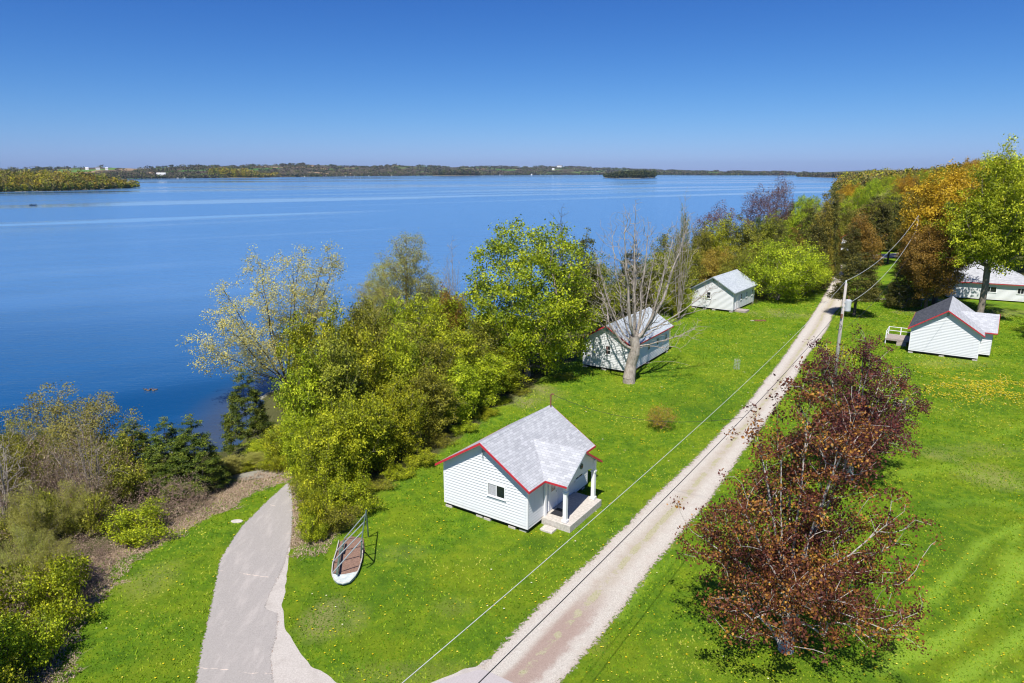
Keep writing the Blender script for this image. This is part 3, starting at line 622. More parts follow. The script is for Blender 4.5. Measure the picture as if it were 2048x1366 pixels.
# ------------------------------------------------------------------ trees and shrubs, one by one
bx, by = G(1578, 1300)
tree('copper_a', bx - .15, by, 12.4, 4.5, 'maple_tree', 'copper-red maple nearest the camera, open crown on a pale forked trunk', rz=0)
tree('copper_b', 22.5, 42.0, 9.6, 4.1, 'maple_tree', 'dark purple-red maple behind the copper maple, hiding the foot of the utility pole', rz=2.2)
bx, by = G(1258, 765)
tree('dead', bx, by, 17.2, 6.2, 'old_tree', 'big bare old tree with thick leaning trunk in front of the second white cottage', rz=0)
tpx('maple', 1055, 66, 452, 262, 'maple_tree', 'big rounded bright green maple left of the bare old tree', rz=.5)
t = tpx('willow', 566, 75, 500, 285, 'willow_tree', 'pale cream-yellow tree fanning out over the lake water', rz=1.0)
tpx('budding', 812, 72, 462, 165, 'budding_tree', 'tall pointed tree with thin tan twigs and few buds left of the round maple', rz=.3)
tpx('budding', 745, 80, 560, 120, 'budding_tree', 'shorter pale budding tree between the cream tree and the tall pointed tree', rz=2)
tpx('budding', 772, 76, 520, 120, 'budding_tree', 'tan budding tree close behind the tall pointed tree', rz=4)
tpx('budding', 856, 78, 545, 120, 'budding_tree', 'tan budding tree between the tall pointed tree and the grey leafless tree', rz=5)
tpx('bare', 905, 70, 482, 70, 'bare_tree', 'narrow grey leafless tree just left of the round green maple', rz=1, bark=M['bark_pale'])
tpx('olive_a', 898, 66, 585, 95, 'amber_tree', 'small amber-leaved tree below the grey leafless tree', leaf=M['leaf_amber'])
tpx('bare', 1122, 84, 418, 95, 'bare_tree', 'leafless dark-twigged tree rising behind the round green maple', rz=2, bark=M['bark_dark'])
tpx('cedar_a', 1173, 86, 450, 78, 'cedar_tree', 'dark cedar between the round maple and the bare old tree', rz=1)
tpx('cedar_b', 1135, 88, 520, 80, 'cedar_tree', 'brownish cedar half hidden behind the round green maple', rz=2)
tpx('olive_b', 1205, 92, 520, 110, 'leafy_tree', 'olive tree behind the red-edged gable of the second cottage')
tpx('cedar_a', 1265, 97, 488, 90, 'cedar_tree', 'olive cedar showing through the limbs of the bare old tree')
tpx('olive_a', 1330, 100, 505, 110, 'leafy_tree', 'olive leafy tree right of the bare old tree, left of the third cottage')
tpx('olive_b', 1375, 108, 500, 100, 'leafy_tree', 'green leafy tree at the back left corner of the third cottage')
tpx('apple', 1350, 96, 560, 80, 'leafy_tree', 'small bright green tree against the left wall of the third cottage')
tpx('bare', 1362, 92, 385, 60, 'bare_tree', 'thin leafless tree with a few green tufts right of the bare old tree', rz=1.7, bark=M['bark_pale'])
tpx('olive_a', 1362, 93, 432, 36, 'leafy_tree', 'tuft of green foliage high on the thin tree beside the bare old tree')
# bank thicket of young lime-green trees
k = 0
lime = [(640, 39.5, 850, 120), (590, 41.5, 830, 90), (690, 41, 800, 130), (745, 43.5, 800, 110), (800, 46, 790, 110), (860, 49.5, 775, 110), (915, 53, 760, 110), (965, 57, 745, 110), (1010, 61, 735, 100),
        (562, 46, 840, 90), (615, 45, 740, 130), (670, 46, 700, 130), (730, 48.5, 700, 130), (790, 51, 690, 120), (850, 54, 690, 120), (905, 57, 690, 120), (955, 61, 680, 120),
        (515, 50, 880, 70), (590, 52, 750, 80), (620, 53, 665, 120), (670, 55, 650, 130), (730, 58, 640, 120), (790, 61, 640, 110), (850, 63, 630, 110), (545, 47, 880, 70), (900, 67, 620, 100), (500, 47.5, 915, 60)]
for px, Yd, top, wd in lime:
    tpx('lime_a' if k % 2 else 'lime_b', px, Yd, top - (0 if px < 595 else 40 if Yd > 44 else 18), wd * 1.15, 'young_tree', 'lime-green young tree in the thicket between the paved path and the nearest cottage', group='lime-green young trees of the bank thicket', leaf=M['leaf_olive'] if k in (5, 14, 16, 11, 21) else None); k += 1
for px, Yd, top, wd in [(800, 58, 640, 90), (700, 62, 640, 90), (945, 63, 660, 80)]:
    tpx('budding', px, Yd, top, wd, 'budding_tree', 'thin half-bare tree among the lime-green young trees', group='half-bare trees of the bank thicket')
shr = [(622, 38.3, 950, 95), (650, 37.2, 955, 120), (628, 35.3, 985, 100), (606, 36.8, 975, 60), (660, 35.4, 1005, 90), (612, 34.2, 1020, 70), (700, 37.6, 960, 110), (690, 38.8, 985, 90), (745, 41, 960, 80), (790, 42.5, 935, 80), (835, 44.5, 900, 80), (600, 40, 940, 70), (880, 48, 870, 70), (925, 51, 845, 70), (965, 54.5, 820, 70), (1000, 58, 800, 60), (1040, 61, 775, 70), (1085, 63, 770, 60), (1130, 65.5, 750, 60)]
for k, (px, Yd, top, wd) in enumerate(shr):
    tpx('shrub_a' if k % 4 else 'shrub_b', px, Yd, top, wd, 'shrub', 'low leafy shrub along the lawn edge of the bank thicket', cat='shrub', group='shrubs at the lawn edge of the thicket')
tpx('thicket', 665, 36.2, 1030, 90, 'bramble', 'dry brown tangle of stems behind the boat-shaped garden bed', cat='shrub')
# left bank
tpx('blush', 120, 46, 768, 270, 'birch_tree', 'pinkish-yellow young-leaved tree with pale limbs at the left edge by the lake', rz=0, leaf=M['leaf_bud'])
tpx('pine', 252, 43.5, 830, 112, 'pine_tree', 'dark pine left of the two close pines on the bank', rz=1)
tpx('pine', 322, 41, 826, 118, 'pine_tree', 'left one of the two close pines on the bank above the path', rz=2)
tpx('pine', 376, 40.5, 820, 124, 'pine_tree', 'right one of the two close pines on the bank above the path', rz=3)
tpx('pine', 486, 54, 728, 112, 'pine_tree', 'lone taller pine below the pale cream tree by the water', rz=.5)
tpx('olive_b', 437, 44, 915, 90, 'leafy_tree', 'low thin olive tree between the pines and the lime-green thicket', leaf=M['leaf_bud'])
tpx('bare', 395, 43, 905, 60, 'bare_tree', 'small reddish leafless tree in front of the two close pines', bark=M['bark_brown'])
tpx('blush', 20, 40, 835, 160, 'birch_tree', 'yellow-green tree cut by the left edge of the picture', leaf=M['leaf_olive'])
tpx('pine', 215, 45, 872, 70, 'pine_tree', 'small dark pine half hidden behind the pinkish young-leaved tree', rz=4)
for px, Yd, top, wd in [(40, 33, 960, 120), (110, 35, 960, 110), (170, 38, 960, 90), (15, 29, 1050, 120), (75, 29.5, 1060, 110)]:
    tpx('blush', px, Yd, top, wd, 'young_tree', 'thin-leaved young tree among the brambles at the left edge', group='young trees at the left edge', leaf=M['leaf_bud'])
k = 0
rgs = g_(77)
cells = []
for iy in range(12):
    for ix in range(12):
        x = -40 + ix * 2.3 + rgs.normal() * .6; y = 22 + iy * 2.5 + rgs.normal() * .6; cells.append((x, y))
P_ = A(cells); dd = segdist(P_, BANK); ok = inside(P_, BRUSH) & (dd > 1.1) & (P_[:, 0] < -17.5)
for (x, y), o_ in zip(cells, ok):
    if not o_: continue
    if abs(x / y * F) > 1330 or y > 49: continue
    if 215 < x / y * F + 1024 < 440 and 38 < y < 52: continue
    # keep out of the sandy gap at the path's end
    if x > -20 and y > 39: continue
    rr_ = rgs.random(); far_b = float(segdist(A([[x, y]]), BANK)[0]); hgt = 1.4 + rgs.random() * 1.2 + .16 * min(far_b, 12) - .5 * (far_b < 2.5); rad = 1.5 + rgs.random() * .8
    lb = fbm(x / 6 + 3, y / 6, 5)
    if lb < .52: tree('thicket', x, y, hgt, rad, 'bramble', 'dry brown-stemmed bramble on the bank left of the paved path', 'shrub', 'dry brambles on the left bank')
    elif rr_ < .5: tree('shrub_a', x, y, hgt, rad, 'shrub', 'green leafy shrub on the bank left of the paved path', 'shrub', 'leafy shrubs on the left bank')
    else: tree('shrub_b', x, y, hgt, rad, 'shrub', 'green leafy shrub on the bank left of the paved path', 'shrub', 'leafy shrubs on the left bank')
tree('bare', -25.5, 38, 6, 2.6, 'bare_tree', 'grey leafless tree leaning among the brambles under the pinkish tree', bark=M['bark'])
tree('bare', -29.5, 36, 6.5, 2.8, 'bare_tree', 'grey leafless tree in the brambles at the left edge', bark=M['bark_pale'])
tree('lime_a', -20.6, 20.8, 5.2, 2.4, 'young_tree', 'leafy tree at the bottom left corner throwing shade on the grass')
# right of the old tree, behind the third cottage
for px, Yd, top, wd in [(1395, 122, 455, 90), (1440, 128, 440, 100), (1485, 133, 440, 100), (1420, 118, 500, 90), (1540, 138, 430, 90), (1330, 112, 470, 80), (1590, 145, 420, 80), (1500, 124, 490, 90), (1460, 119, 500, 80), (1300, 106, 520, 90)]:
    tpx('olive_a' if k % 2 else 'olive_b', px, Yd, top, wd, 'leafy_tree', 'olive-green tree in the belt between the third cottage and the lake', group='olive trees of the belt behind the third cottage', leaf=[None, M['leaf_lime'], None, M['leaf_amber'], None][k % 5]); k += 1
tpx('apple', 1500, 111, 500, 120, 'leafy_tree', 'yellow-green tree touching the right end of the third cottage roof', leaf=M['leaf_olive'])
tpx('apple', 1562, 108, 480, 165, 'leafy_tree', 'broad yellow-green tree right of the third cottage, its crown near the road', rz=1)
tpx('apple', 1612, 112, 500, 100, 'leafy_tree', 'yellow-green tree between the broad tree and the gravel road')
tpx('purple', 1432, 150, 405, 90, 'purple_tree', 'small purple-budded tree at the lake edge above the third cottage')
tpx('purple', 1512, 158, 372, 75, 'purple_tree', 'purple-budded tree left of the tall dark-limbed tree by the lake')
tpx('purple', 1550, 150, 348, 62, 'purple_tree', 'tallest purple-budded tree with a dark trunk standing against the lake', rz=1)
tpx('spruce', 1514, 140, 418, 46, 'spruce_tree', 'small dark spruce below the purple-budded trees')
tpx('spruce', 1578, 150, 385, 34, 'spruce_tree', 'slim dark spruce right of the tall purple-budded tree')
for px, Yd, top, wd in [(1610, 128, 402, 70), (1640, 122, 385, 70), (1655, 128, 365, 60), (1590, 122, 450, 70), (1632, 116, 440, 76), (1655, 134, 400, 70), (1560, 128, 450, 60)]:
    tpx('cedar_b' if k % 2 else 'cedar_a', px, Yd, top - 8, wd * .8, 'cedar_tree', 'brown-green cedar on the lake side of the gravel road', group='brown-green cedars left of the road'); k += 1
tpx('cedar_c', 1718, 95.5, 500, 90, 'cedar_tree', 'nearest cedar right of the road behind the utility pole, with a bare lower trunk', rz=1)
tpx('cedar_c', 1742, 150, 388, 84, 'cedar_tree', 'tall pointed dark cedar right of the gravel road', rz=2)
for px, Yd, top, wd in [(1728, 148, 430, 50), (1702, 132, 440, 44), (1782, 152, 388, 60), (1806, 160, 380, 60), (1775, 176, 415, 60), (1812, 172, 405, 70), (1795, 180, 400, 60), (1765, 150, 400, 44)]:
    tpx('cedar_c', px, Yd, top, wd, 'cedar_tree', 'dark olive cedar in the group right of the gravel road', group='dark cedars right of the road')
tpx('cedar_a', 1815, 101, 500, 66, 'cedar_tree', 'small dark cedar with a pale trunk left of the picnic table', bark=M['bark_pale'])
tpx('maple', 1692, 192, 405, 70, 'leafy_tree', 'bright green tree behind the cedars where the road enters the wood')
tpx('tall_b', 1880, 104, 335, 165, 'maple_tree', 'big orange-leaved maple left of the large house', rz=1)
tpx('tall_b', 1838, 112, 400, 100, 'maple_tree', 'smaller orange-brown maple beside the far utility pole', rz=3, leaf=M['leaf_amber'])
tpx('tall_b', 1862, 98, 450, 120, 'maple_tree', 'low orange maple over the red-topped play hut', rz=5, leaf=M['leaf_amber'])
tpx('tall', 1972, 93, 292, 215, 'maple_tree', 'tallest bright green maple at the right edge in front of the large house', rz=.4)
tpx('tall', 2075, 134, 282, 170, 'maple_tree', 'second tall green maple cut by the right edge of the picture', rz=2.4, leaf=M['leaf_lime'])
for px, Yd, top, wd, lf in [(1905, 120, 342, 110, 'leaf_amber'), (1940, 128, 318, 120, 'leaf_lime'), (1850, 130, 372, 100, 'leaf_olive')]: tpx('tall', px, Yd, top, wd, 'leafy_tree', 'tall mixed spring tree in the row behind the orange maples', group='tall trees behind the orange maples', leaf=M[lf])
tpx('tall', 1990, 124, 318, 130, 'leafy_tree', 'green tree between the orange maple and the tallest green maple', rz=4)
for px, Yd, top, wd in [(430, 46, 935, 60), (465, 45, 925, 70), (500, 46, 905, 70), (528, 44.5, 915, 60), (548, 43.8, 905, 55), (410, 43.5, 955, 60), (455, 42.8, 965, 50)]:
    tpx('budding' if Yd > 45 else 'shrub_a', px, Yd, top, wd, 'shrub', 'slender young shrub between the pines and the end of the paved path', cat='shrub', group='slender shrubs near the path end')
for x, y, h_, r_ in [(-19.9, 24.4, 2.6, 1.7), (-20.8, 26.9, 2.9, 1.8), (-21.0, 22.4, 3.2, 2.0), (-19.6, 21.6, 2.2, 1.6), (-21.8, 29.3, 2.4, 1.7), (-22.6, 24.9, 3.6, 2.1)]:
    tree('shrub_a', x, y, h_, r_, 'shrub', 'bright green leafy shrub in the bottom left corner', 'shrub', 'bright shrubs of the bottom left corner')
t = tree('maple', 67.5, 79.0, 9, 5.2, 'maple_tree', 'tree just beyond the right edge that shades the lawn beside the fourth cottage')
# wood on the right beyond the clearing: trees one can still tell apart
rgw = g_(99); k = 0; spots = []
kinds = [('olive_a', None), ('maple', None), ('cedar_b', None), ('olive_b', 'leaf_amber'), ('maple', 'leaf_lime'), ('tall_b', None), ('cedar_a', None), ('bare', None), ('olive_a', 'leaf_bud')]
Y = 138.0
while Y < 330:
    for px in np.arange(1560 + max(0, (Y - 200) * .55), 2120, 46 * 150 / Y):
        px_ = px + rgw.normal() * 10; y = Y + rgw.normal() * 4; x = (px_ - 1024) / F * (y + 3)
        P1 = A([[x, y]])
        if segdist(P1, SHORE)[0] < 10 or not inside(P1, LAND)[0]: continue
        if segdist(P1, [(64, 136), (70, 160), (80, 172)])[0] < 5 or (74 < x < 112 and y < 174): continue
        if px_ < 1690 and y < 150: continue
        ky, lf = kinds[int(rgw.integers(len(kinds)))]
        if 1680 < px_ < 1800 and y < 200 and ky == 'tall_b': ky = 'cedar_a'
        hh = 1.5 + 2.5 * smooth(180, 300, y) + (8.5 if ky[:5] in ('olive',) else 11.5) + rgw.random() * 3 + 3.5 * smooth(1700, 1900, px_); rd = (2.6 if ky.startswith('cedar') else 4.2) * (.8 + .4 * rgw.random())
        if ky == 'bare': rd = 3.2
        tree(ky, x, y, hh, rd, 'wood_tree', 'tree of the mixed spring wood beyond the clearing at the upper right', 'tree', 'trees of the wood at the upper right', M[lf] if lf else None); k += 1
    Y += 11 if Y < 200 else 16
print('wood trees', k)

# ------------------------------------------------------------------ far woods as masses
def far_mass(name, pts, hs, rs, size, per, seed, mats, kind='stuff'):
    """many small crowns (x, y, ground z) gathered into one mesh of leaf clumps"""
    rng = g_(seed); n = len(pts); per_ = per
    d = rng.normal(size=(n * per_, 3)); d /= np.linalg.norm(d, axis=1)[:, None]; rr = (.55 + .45 * rng.random(n * per_))[:, None]
    C = d * rr; h = np.repeat(hs, per_); r_ = np.repeat(rs, per_); B = np.repeat(pts, per_, 0)
    C = np.stack([B[:, 0] + C[:, 0] * r_, B[:, 1] + C[:, 1] * r_, B[:, 2] + h * (.52 + .48 * C[:, 2])], 1)
    tr = np.repeat(rng.random(n), per_); V, Fq, rnd = leaf_quads(C, 1, 0, 1.0, rng, .7, .5)
    # size per crown
    V = V.reshape(-1, 4, 3); V = C[:, None] + (V - C[:, None]) * (np.repeat(size * np.ones(n), per_))[:, None, None]; V = V.reshape(-1, 3)
    rnd = np.clip(tr * .8 + .2 * rng.random(len(tr)), 0, 1)
    me = mesh_np(name, V, Fq, mats, {'rnd': ('FACE', rnd)}); return tag(obj(name, me), kind=kind)
def m_far(name, cols):
    q = N(name); c = q.ramp(q.attr('rnd'), [(i / (len(cols) - 1), k) for i, k in enumerate(cols)]); return q.done(q.bsdf(c, .8, spec=.1))
mf1 = m_far('far_leaf_spring', [(.05, .08, .012), (.17, .16, .02), (.34, .32, .02), (.30, .19, .03), (.07, .10, .015), (.27, .20, .09), (.20, .25, .02), (.05, .07, .012)])
mf2 = m_far('far_leaf_mixed', [(.03, .05, .015), (.09, .075, .05), (.12, .095, .07), (.05, .07, .03), (.13, .14, .04), (.10, .08, .06)])
mf3 = m_far('far_leaf_dark', [(.02, .035, .012), (.045, .06, .02), (.09, .09, .03), (.03, .045, .02)])
rgf = g_(5); pts = []
while len(pts) < 1300:
    y = 300 + 1500 * rgf.random() ** 1.5; px = 1600 + 520 * rgf.random(); x = (px - 1024) / F * y
    P1 = A([[x, y]])
    if not inside(P1, LAND)[0] or segdist(P1, SHORE)[0] < 6: continue
    pts.append((x, y, hz(x, y)))
pts = A(pts); hs = 9 + 13 * rgf.random(len(pts)) ** 1.6; rs = (2.6 + 3.6 * rgf.random(len(pts))) * (1 + pts[:, 1] / 1500)
far_mass('wood', pts, hs, rs, (.8 + pts[:, 1] / 520) * .75, 190, 6, mf1)
# left peninsula
def px_shore(px, py, z=WZ): return G(px, py, z)
pen = [(-260, 393), (-100, 388), (0, 384), (60, 383), (120, 382), (200, 379), (250, 376), (276, 373)]
pw_ = A(Gs(pen, WZ)); far_line = A([pw_[-1] + A([-25, 40]), (-760, 1230), (-1100, 1500), (-1500, 1700)])
penpoly = [tuple(a) for a in pw_] + [tuple(a) for a in far_line] + [(-1700, 900)]
mb = MB(); mb.poly([(x, y, WZ + .35) for x, y in penpoly] + [(x + (0 if i else 0), y - 2.5, WZ - .3) for i, (x, y) in enumerate(penpoly)], [tuple(range(len(penpoly)))] + [(i, len(penpoly) + i, len(penpoly) + i + 1, i + 1) for i in range(len(penpoly) - 1)], M['shoreground'])
tag(mb.build('peninsula'), kind='structure')
pts = []
while len(pts) < 520:
    x = -1150 + 700 * rgf.random(); y = 560 + 900 * rgf.random(); P1 = A([[x, y]])
    if not inside(P1, penpoly)[0]: continue
    e_ = segdist(P1, [tuple(a) for a in pw_])[0]
    if e_ < 1.5 or (e_ > 60 and rgf.random() < .6): continue
    if x / y * F < -1250: continue
    pts.append((x, y, WZ + .7))
ts = rgf.random(220) * (len(pw_) - 1); ti = ts.astype(int); tf = (ts - ti)[:, None]; sh0 = pw_[ti] * (1 - tf) + pw_[ti + 1] * tf
pts += [(x + rgf.normal(), y + 1.5 + rgf.random() * 3, WZ) for x, y in sh0]
pts = A(pts); tipd = np.clip(np.hypot(pts[:, 0] - pw_[-1][0], pts[:, 1] - pw_[-1][1]) / 120, .25, 1)
edge_ = np.clip(segdist(pts[:, :2], [tuple(a) for a in pw_]) / 25, .38, 1)
far_mass('wood', pts, (20 + 8 * rgf.random(len(pts))) * tipd ** .7 * edge_, (6 + 4 * rgf.random(len(pts))) * edge_, 2.0, 150, 8, mf1)

# far hills round the lake
def interp(px, tab): return np.interp(px, [a for a, b in tab], [b for a, b in tab])
WL = [(-700, 362), (0, 358), (250, 358), (420, 356.5), (560, 354), (700, 352.6), (850, 351.2), (1000, 350.4), (1200, 349.6), (1400, 350.2), (1650, 351.0), (1800, 352.0), (2100, 354)]
TOP = [(-700, 336), (0, 337), (60, 336), (150, 334), (240, 333.5), (290, 335), (340, 332.5), (400, 331), (460, 332), (520, 329.5), (580, 328.5), (640, 329), (700, 332), (740, 333.5), (790, 329), (830, 331), (900, 333), (1000, 332.5), (1060, 333.5), (1110, 331.5), (1160, 334), (1250, 337), (1330, 340), (1450, 341.5), (1600, 344), (1720, 346), (2100, 345)]
cols = np.arange(-700, 2100, 6.0); rows = 26; HV = []
for c_ in cols:
    wl = float(interp(c_, WL)); x0, y0 = G(c_, wl, WZ); d0 = math.hypot(x0, y0); ux, uy = x0 / d0, y0 / d0
    tp = float(interp(c_, TOP)) + (vnoise(c_ / 13, 3.3, 2) - .5) * 1.2
    for j in range(rows):
        t = j / (rows - 1); d = d0 * (1 + .75 * t); zt = H + (343.0 - tp) / F * d0 * 1.62 - (9 if j else 0)
        z = WZ - .6 + (zt - WZ) * (smooth(-.08, .83, t) - smooth(-.08, .83, 0)) * (1 - .3 * smooth(.85, 1, t)) + (fbm(ux * 40 + t * 9, uy * 30 + t * 7, 9, 3) - .5) * 26 * smooth(0, .3, t) * (1 - smooth(.6, .85, t))
        HV.append((ux * d, uy * d, z))
HV = A(HV); n_ = len(cols); idx = np.arange(n_ * rows).reshape(n_, rows); HF = np.stack([idx[:-1, :-1], idx[1:, :-1], idx[1:, 1:], idx[:-1, 1:]], -1).reshape(-1, 4)
q = N('far_land'); p = mapv(q, q.pos(), (1, .45, 1)); n1 = q.noise(p, .0045, 4, .6); n2 = q.noise(p, .03, 3, .7)
c = q.ramp(n2, [(.3, (.035, .045, .025)), (.5, (.085, .07, .05)), (.7, (.12, .10, .065))])
fld = q.n('TexVoronoi', {'Vector': p, 'Scale': .0042}).outputs['Color']
fc = q.ramp(q.n('SeparateColor', {0: fld}).outputs[0], [(.0, (.07, .15, .035)), (.4, (.11, .21, .05)), (.6, (.30, .21, .13)), (.8, (.13, .17, .06))], 'CONSTANT')
c = q.mix(q.step(n1, .53, .57), c, fc)
tag(obj('hills', mesh_np('hills', HV, HF, q.done(q.bsdf(c, 1, spec=0)), None, True)), kind='structure')
# trees over those hills and along their shore
rgh = g_(15); ids = rgh.integers(0, (n_ - 1) * (rows - 5), 5200); pi = ids // (rows - 5); pj = (rgh.random(len(ids)) ** 1.0 * (rows - 7)).astype(int)
g3 = HV.reshape(n_, rows, 3); fr = rgh.random(len(ids))[:, None]; fr2 = rgh.random(len(ids))[:, None]
pp = (g3[pi, pj] * (1 - fr) + g3[pi + 1, pj] * fr) * (1 - fr2) + (g3[pi, pj + 1] * (1 - fr) + g3[pi + 1, pj + 1] * fr) * fr2
keep = fbm(pp[:, 0] * .0045, pp[:, 1] * .002, 31, 3) + .25 * (pj < 2) < .60
keep |= pj < 2; pp = pp[keep]; pp[:, 2] -= 1
nsh = 1600; cc = rgh.random(nsh) * (n_ - 1); ci = cc.astype(int); f = (cc - ci)[:, None]; sh_ = g3[ci, 0] * (1 - f) + g3[ci + 1, 0] * f; sh_[:, :2] *= (1.002 + .012 * rgh.random(nsh))[:, None]; sh_[:, 2] = WZ
pp = np.concatenate([pp, sh_]); ds = np.hypot(pp[:, 0], pp[:, 1])
far_mass('wood', pp, 9 + 8 * rgh.random(len(pp)), ds * .0035 * (.6 + .8 * rgh.random(len(pp))), ds * .0016, 26, 16, mf2)
# nearer wooded points and the island
def point_wood(wl, depth_f, top, n, seed, mat, nm, hcap=99):
    a = A(Gs(wl, WZ)); far = a * depth_f; poly = [tuple(x) for x in a] + [tuple(x) for x in far[::-1]]
    m_ = len(poly); cx = sum(p[0] for p in poly) / m_; cy = sum(p[1] for p in poly) / m_
    low = [((x - cx) * 1.02 + cx, (y - cy) * 1.02 + cy, WZ - .5) for x, y in poly]
    mb = MB(); mb.poly([(x, y, WZ + 1.2) for x, y in poly] + low, [tuple(range(m_))] + [(i, m_ + i, m_ + (i + 1) % m_, (i + 1) % m_) for i in range(m_)], M['shoreground']); tag(mb.build(nm), kind='structure')
    rg_ = g_(seed); P = []; x0, x1 = min(p[0] for p in poly), max(p[0] for p in poly); y0, y1 = min(p[1] for p in poly), max(p[1] for p in poly)
    while len(P) < n:
        x = x0 + (x1 - x0) * rg_.random(); y = y0 + (y1 - y0) * rg_.random()
        if inside(A([[x, y]]), poly)[0]: P.append((x, y, WZ + .8))
    P = A(P); d = np.hypot(P[:, 0], P[:, 1]); pxs = P[:, 0] / P[:, 1] * F * .97 + 1024
    hh = np.interp(pxs, [a_ for a_, b in top], [b for a_, b in top]) / F * d * (.8 + .3 * rg_.random(n))
    far_mass('wood', P, hh, d * .0036 * (.7 + .6 * rg_.random(n)), d * .0018, 70, seed, mat)
M_ = [(420, 355.8), (480, 356), (520, 355.4), (557, 354)]
point_wood(M_, 1.10, [(420, 12), (470, 17), (520, 16), (556, 7)], 260, 41, mf1, 'headland')
point_wood([(866, 351.6), (910, 351.8), (956, 351)], 1.10, [(866, 6), (900, 11), (940, 12), (956, 8)], 200, 42, mf2, 'headland')
point_wood([(1210, 355.6), (1240, 357), (1280, 357), (1309, 355.5)], 1.06, [(1210, 8), (1225, 13), (1270, 14), (1295, 12), (1309, 5)], 240, 43, mf3, 'island')
point_wood([(1596, 353.6), (1640, 355), (1700, 357), (1760, 360)], 1.12, [(1596, 5), (1640, 9), (1760, 12)], 200, 44, mf2, 'headland')
# ------------------------------------------------------------------ building materials
q = N('white_paint'); p = q.obj_(); n1 = q.noise(mapv(q, p, (1, 1, .18)), 5, 5, .65); n2 = q.noise(p, .8, 4, .6); zz_ = q.n('SeparateXYZ', {0: p}).outputs[2]
c = q.mix(q.math('MULTIPLY', q.step(n1, .5, .75), .22), (.72, .73, .74), (.50, .49, .45)); c = q.mix(q.math('MULTIPLY', q.step(q.math('MULTIPLY_ADD', n1, .8, zz_), 1.1, .5), .35), c, (.45, .43, .36)); c = q.mix(q.math('MULTIPLY', n2, .10), c, (.6, .62, .64))
M['white'] = q.done(q.bsdf(c, .5, None, .3))
M['trimw'] = m_plain('white_trim', (.82, .82, .82), .45, .03)
M['red'] = m_plain('red_trim', (.50, .035, .05), .5, .18, 4)
M['greytrim'] = m_plain('grey_trim', (.30, .34, .36), .6, .1)
M['glass'] = m_plain('dark_glass', (.015, .02, .025), .08, .3, 2, .6)
M['curtain'] = m_plain('curtain', (.45, .45, .47), .8, .25, 12)
M['blind'] = m_plain('brown_blind', (.16, .09, .08), .7, .3, 8)
M['block'] = m_plain('concrete_block', (.50, .46, .41), .9, .25, 7)
M['under'] = m_plain('floor_timber', (.05, .045, .04), .9, .2)
M['deck'] = m_plain('weathered_wood', (.36, .31, .27), .85, .25, 5)
M['pole'] = m_bark('pole_wood', (.30, .27, .24), (.52, .48, .44))
M['metal'] = m_plain('grey_metal', (.50, .52, .54), .4, .08, 5, .5)
M['rust'] = m_plain('rusty_metal', (.20, .09, .05), .8, .3, 12)
M['wire'] = m_plain('black_wire', (.03, .03, .035), .5)
M['wirew'] = m_plain('aluminium_wire', (.55, .56, .55), .4)
M['green'] = m_plain('green_paint', (.10, .15, .12), .6, .25, 8)
M['redp'] = m_plain('red_plastic', (.62, .03, .03), .45, .1)
M['bluep'] = m_plain('blue_paint', (.05, .11, .36), .5, .15)
M['boatw'] = m_plain('boat_white', (.50, .55, .53), .6, .28, 5)
def m_shingle(name, axis, c1, c2, cosr=.85):
    q = N(name); s = q.n('SeparateXYZ', {0: q.obj_()}); ax, ay = (s.outputs[1], s.outputs[0]) if axis == 'y' else (s.outputs[0], s.outputs[1])
    v = q.n('CombineXYZ', {0: ax, 1: q.math('DIVIDE', ay, cosr), 2: 0.0}).outputs[0]
    b = q.n('TexBrick', {'Vector': v, 'Color1': (*c1, 1), 'Color2': (*c2, 1), 'Mortar': (*[x * .55 for x in c1], 1), 'Scale': 1.0, 'Mortar Size': .006, 'Mortar Smooth': .3, 'Bias': .0, 'Brick Width': .33, 'Row Height': .16})
    n = q.noise(q.obj_(), 60, 3, .7); n2 = q.noise(q.obj_(), .9, 4, .6)
    c = q.mix(q.math('MULTIPLY', n, .25), b.outputs[0], tuple(x * .7 for x in c1)); c = q.mix(q.math('MULTIPLY', q.step(n2, .5, .8), .3), c, tuple(x * .62 for x in c1))
    return q.done(q.bsdf(c, .9, q.bump(q.math('MULTIPLY_ADD', n, .3, q.math('MULTIPLY', b.outputs[1], -1.0)), .5, .02), .15))
SH = {}
def shin(kind, axis):
    if (kind, axis) not in SH:
        c = {'light': ((.37, .38, .40), (.51, .52, .54)), 'dark': ((.06, .065, .078), (.125, .13, .145)), 'blue': ((.40, .44, .47), (.56, .60, .62))}[kind]
        SH[(kind, axis)] = m_shingle('shingles_' + kind + axis, axis, *c)
    return SH[(kind, axis)]
def clap(mb, p0, p1, z0, ze, zr, mat, course=.175, gable=False):
    L = math.dist(p0, p1); dx, dy = (p1[0] - p0[0]) / L, (p1[1] - p0[1]) / L; nx, ny = dy, -dx
    top = zr if gable else ze; z = z0
    def rng(z):
        if z <= ze: return 0, L
        h = (z - ze) / (zr - ze) * L / 2; return h, L - h
    while z < top - .02:
        z2 = min(z + course, top - .005); a0, a1 = rng(z); b0, b1 = rng(z2)
        P = lambda s, o, zz: (p0[0] + dx * s + nx * o, p0[1] + dy * s + ny * o, zz)
        if a1 - a0 > .05:
            mb.poly([P(a0, .048, z), P(a1, .048, z), P(b1, .008, z2), P(b0, .008, z2), P(a0, .004, z), P(a1, .004, z)], [(0, 1, 2, 3), (4, 5, 1, 0)], mat)
        z += course
def on_wall(O, d, n):           # local frame on a wall: s along d, o outwards
    return lambda s, o, z: (O[0] + d[0] * s + n[0] * o, O[1] + d[1] * s + n[1] * o, z)
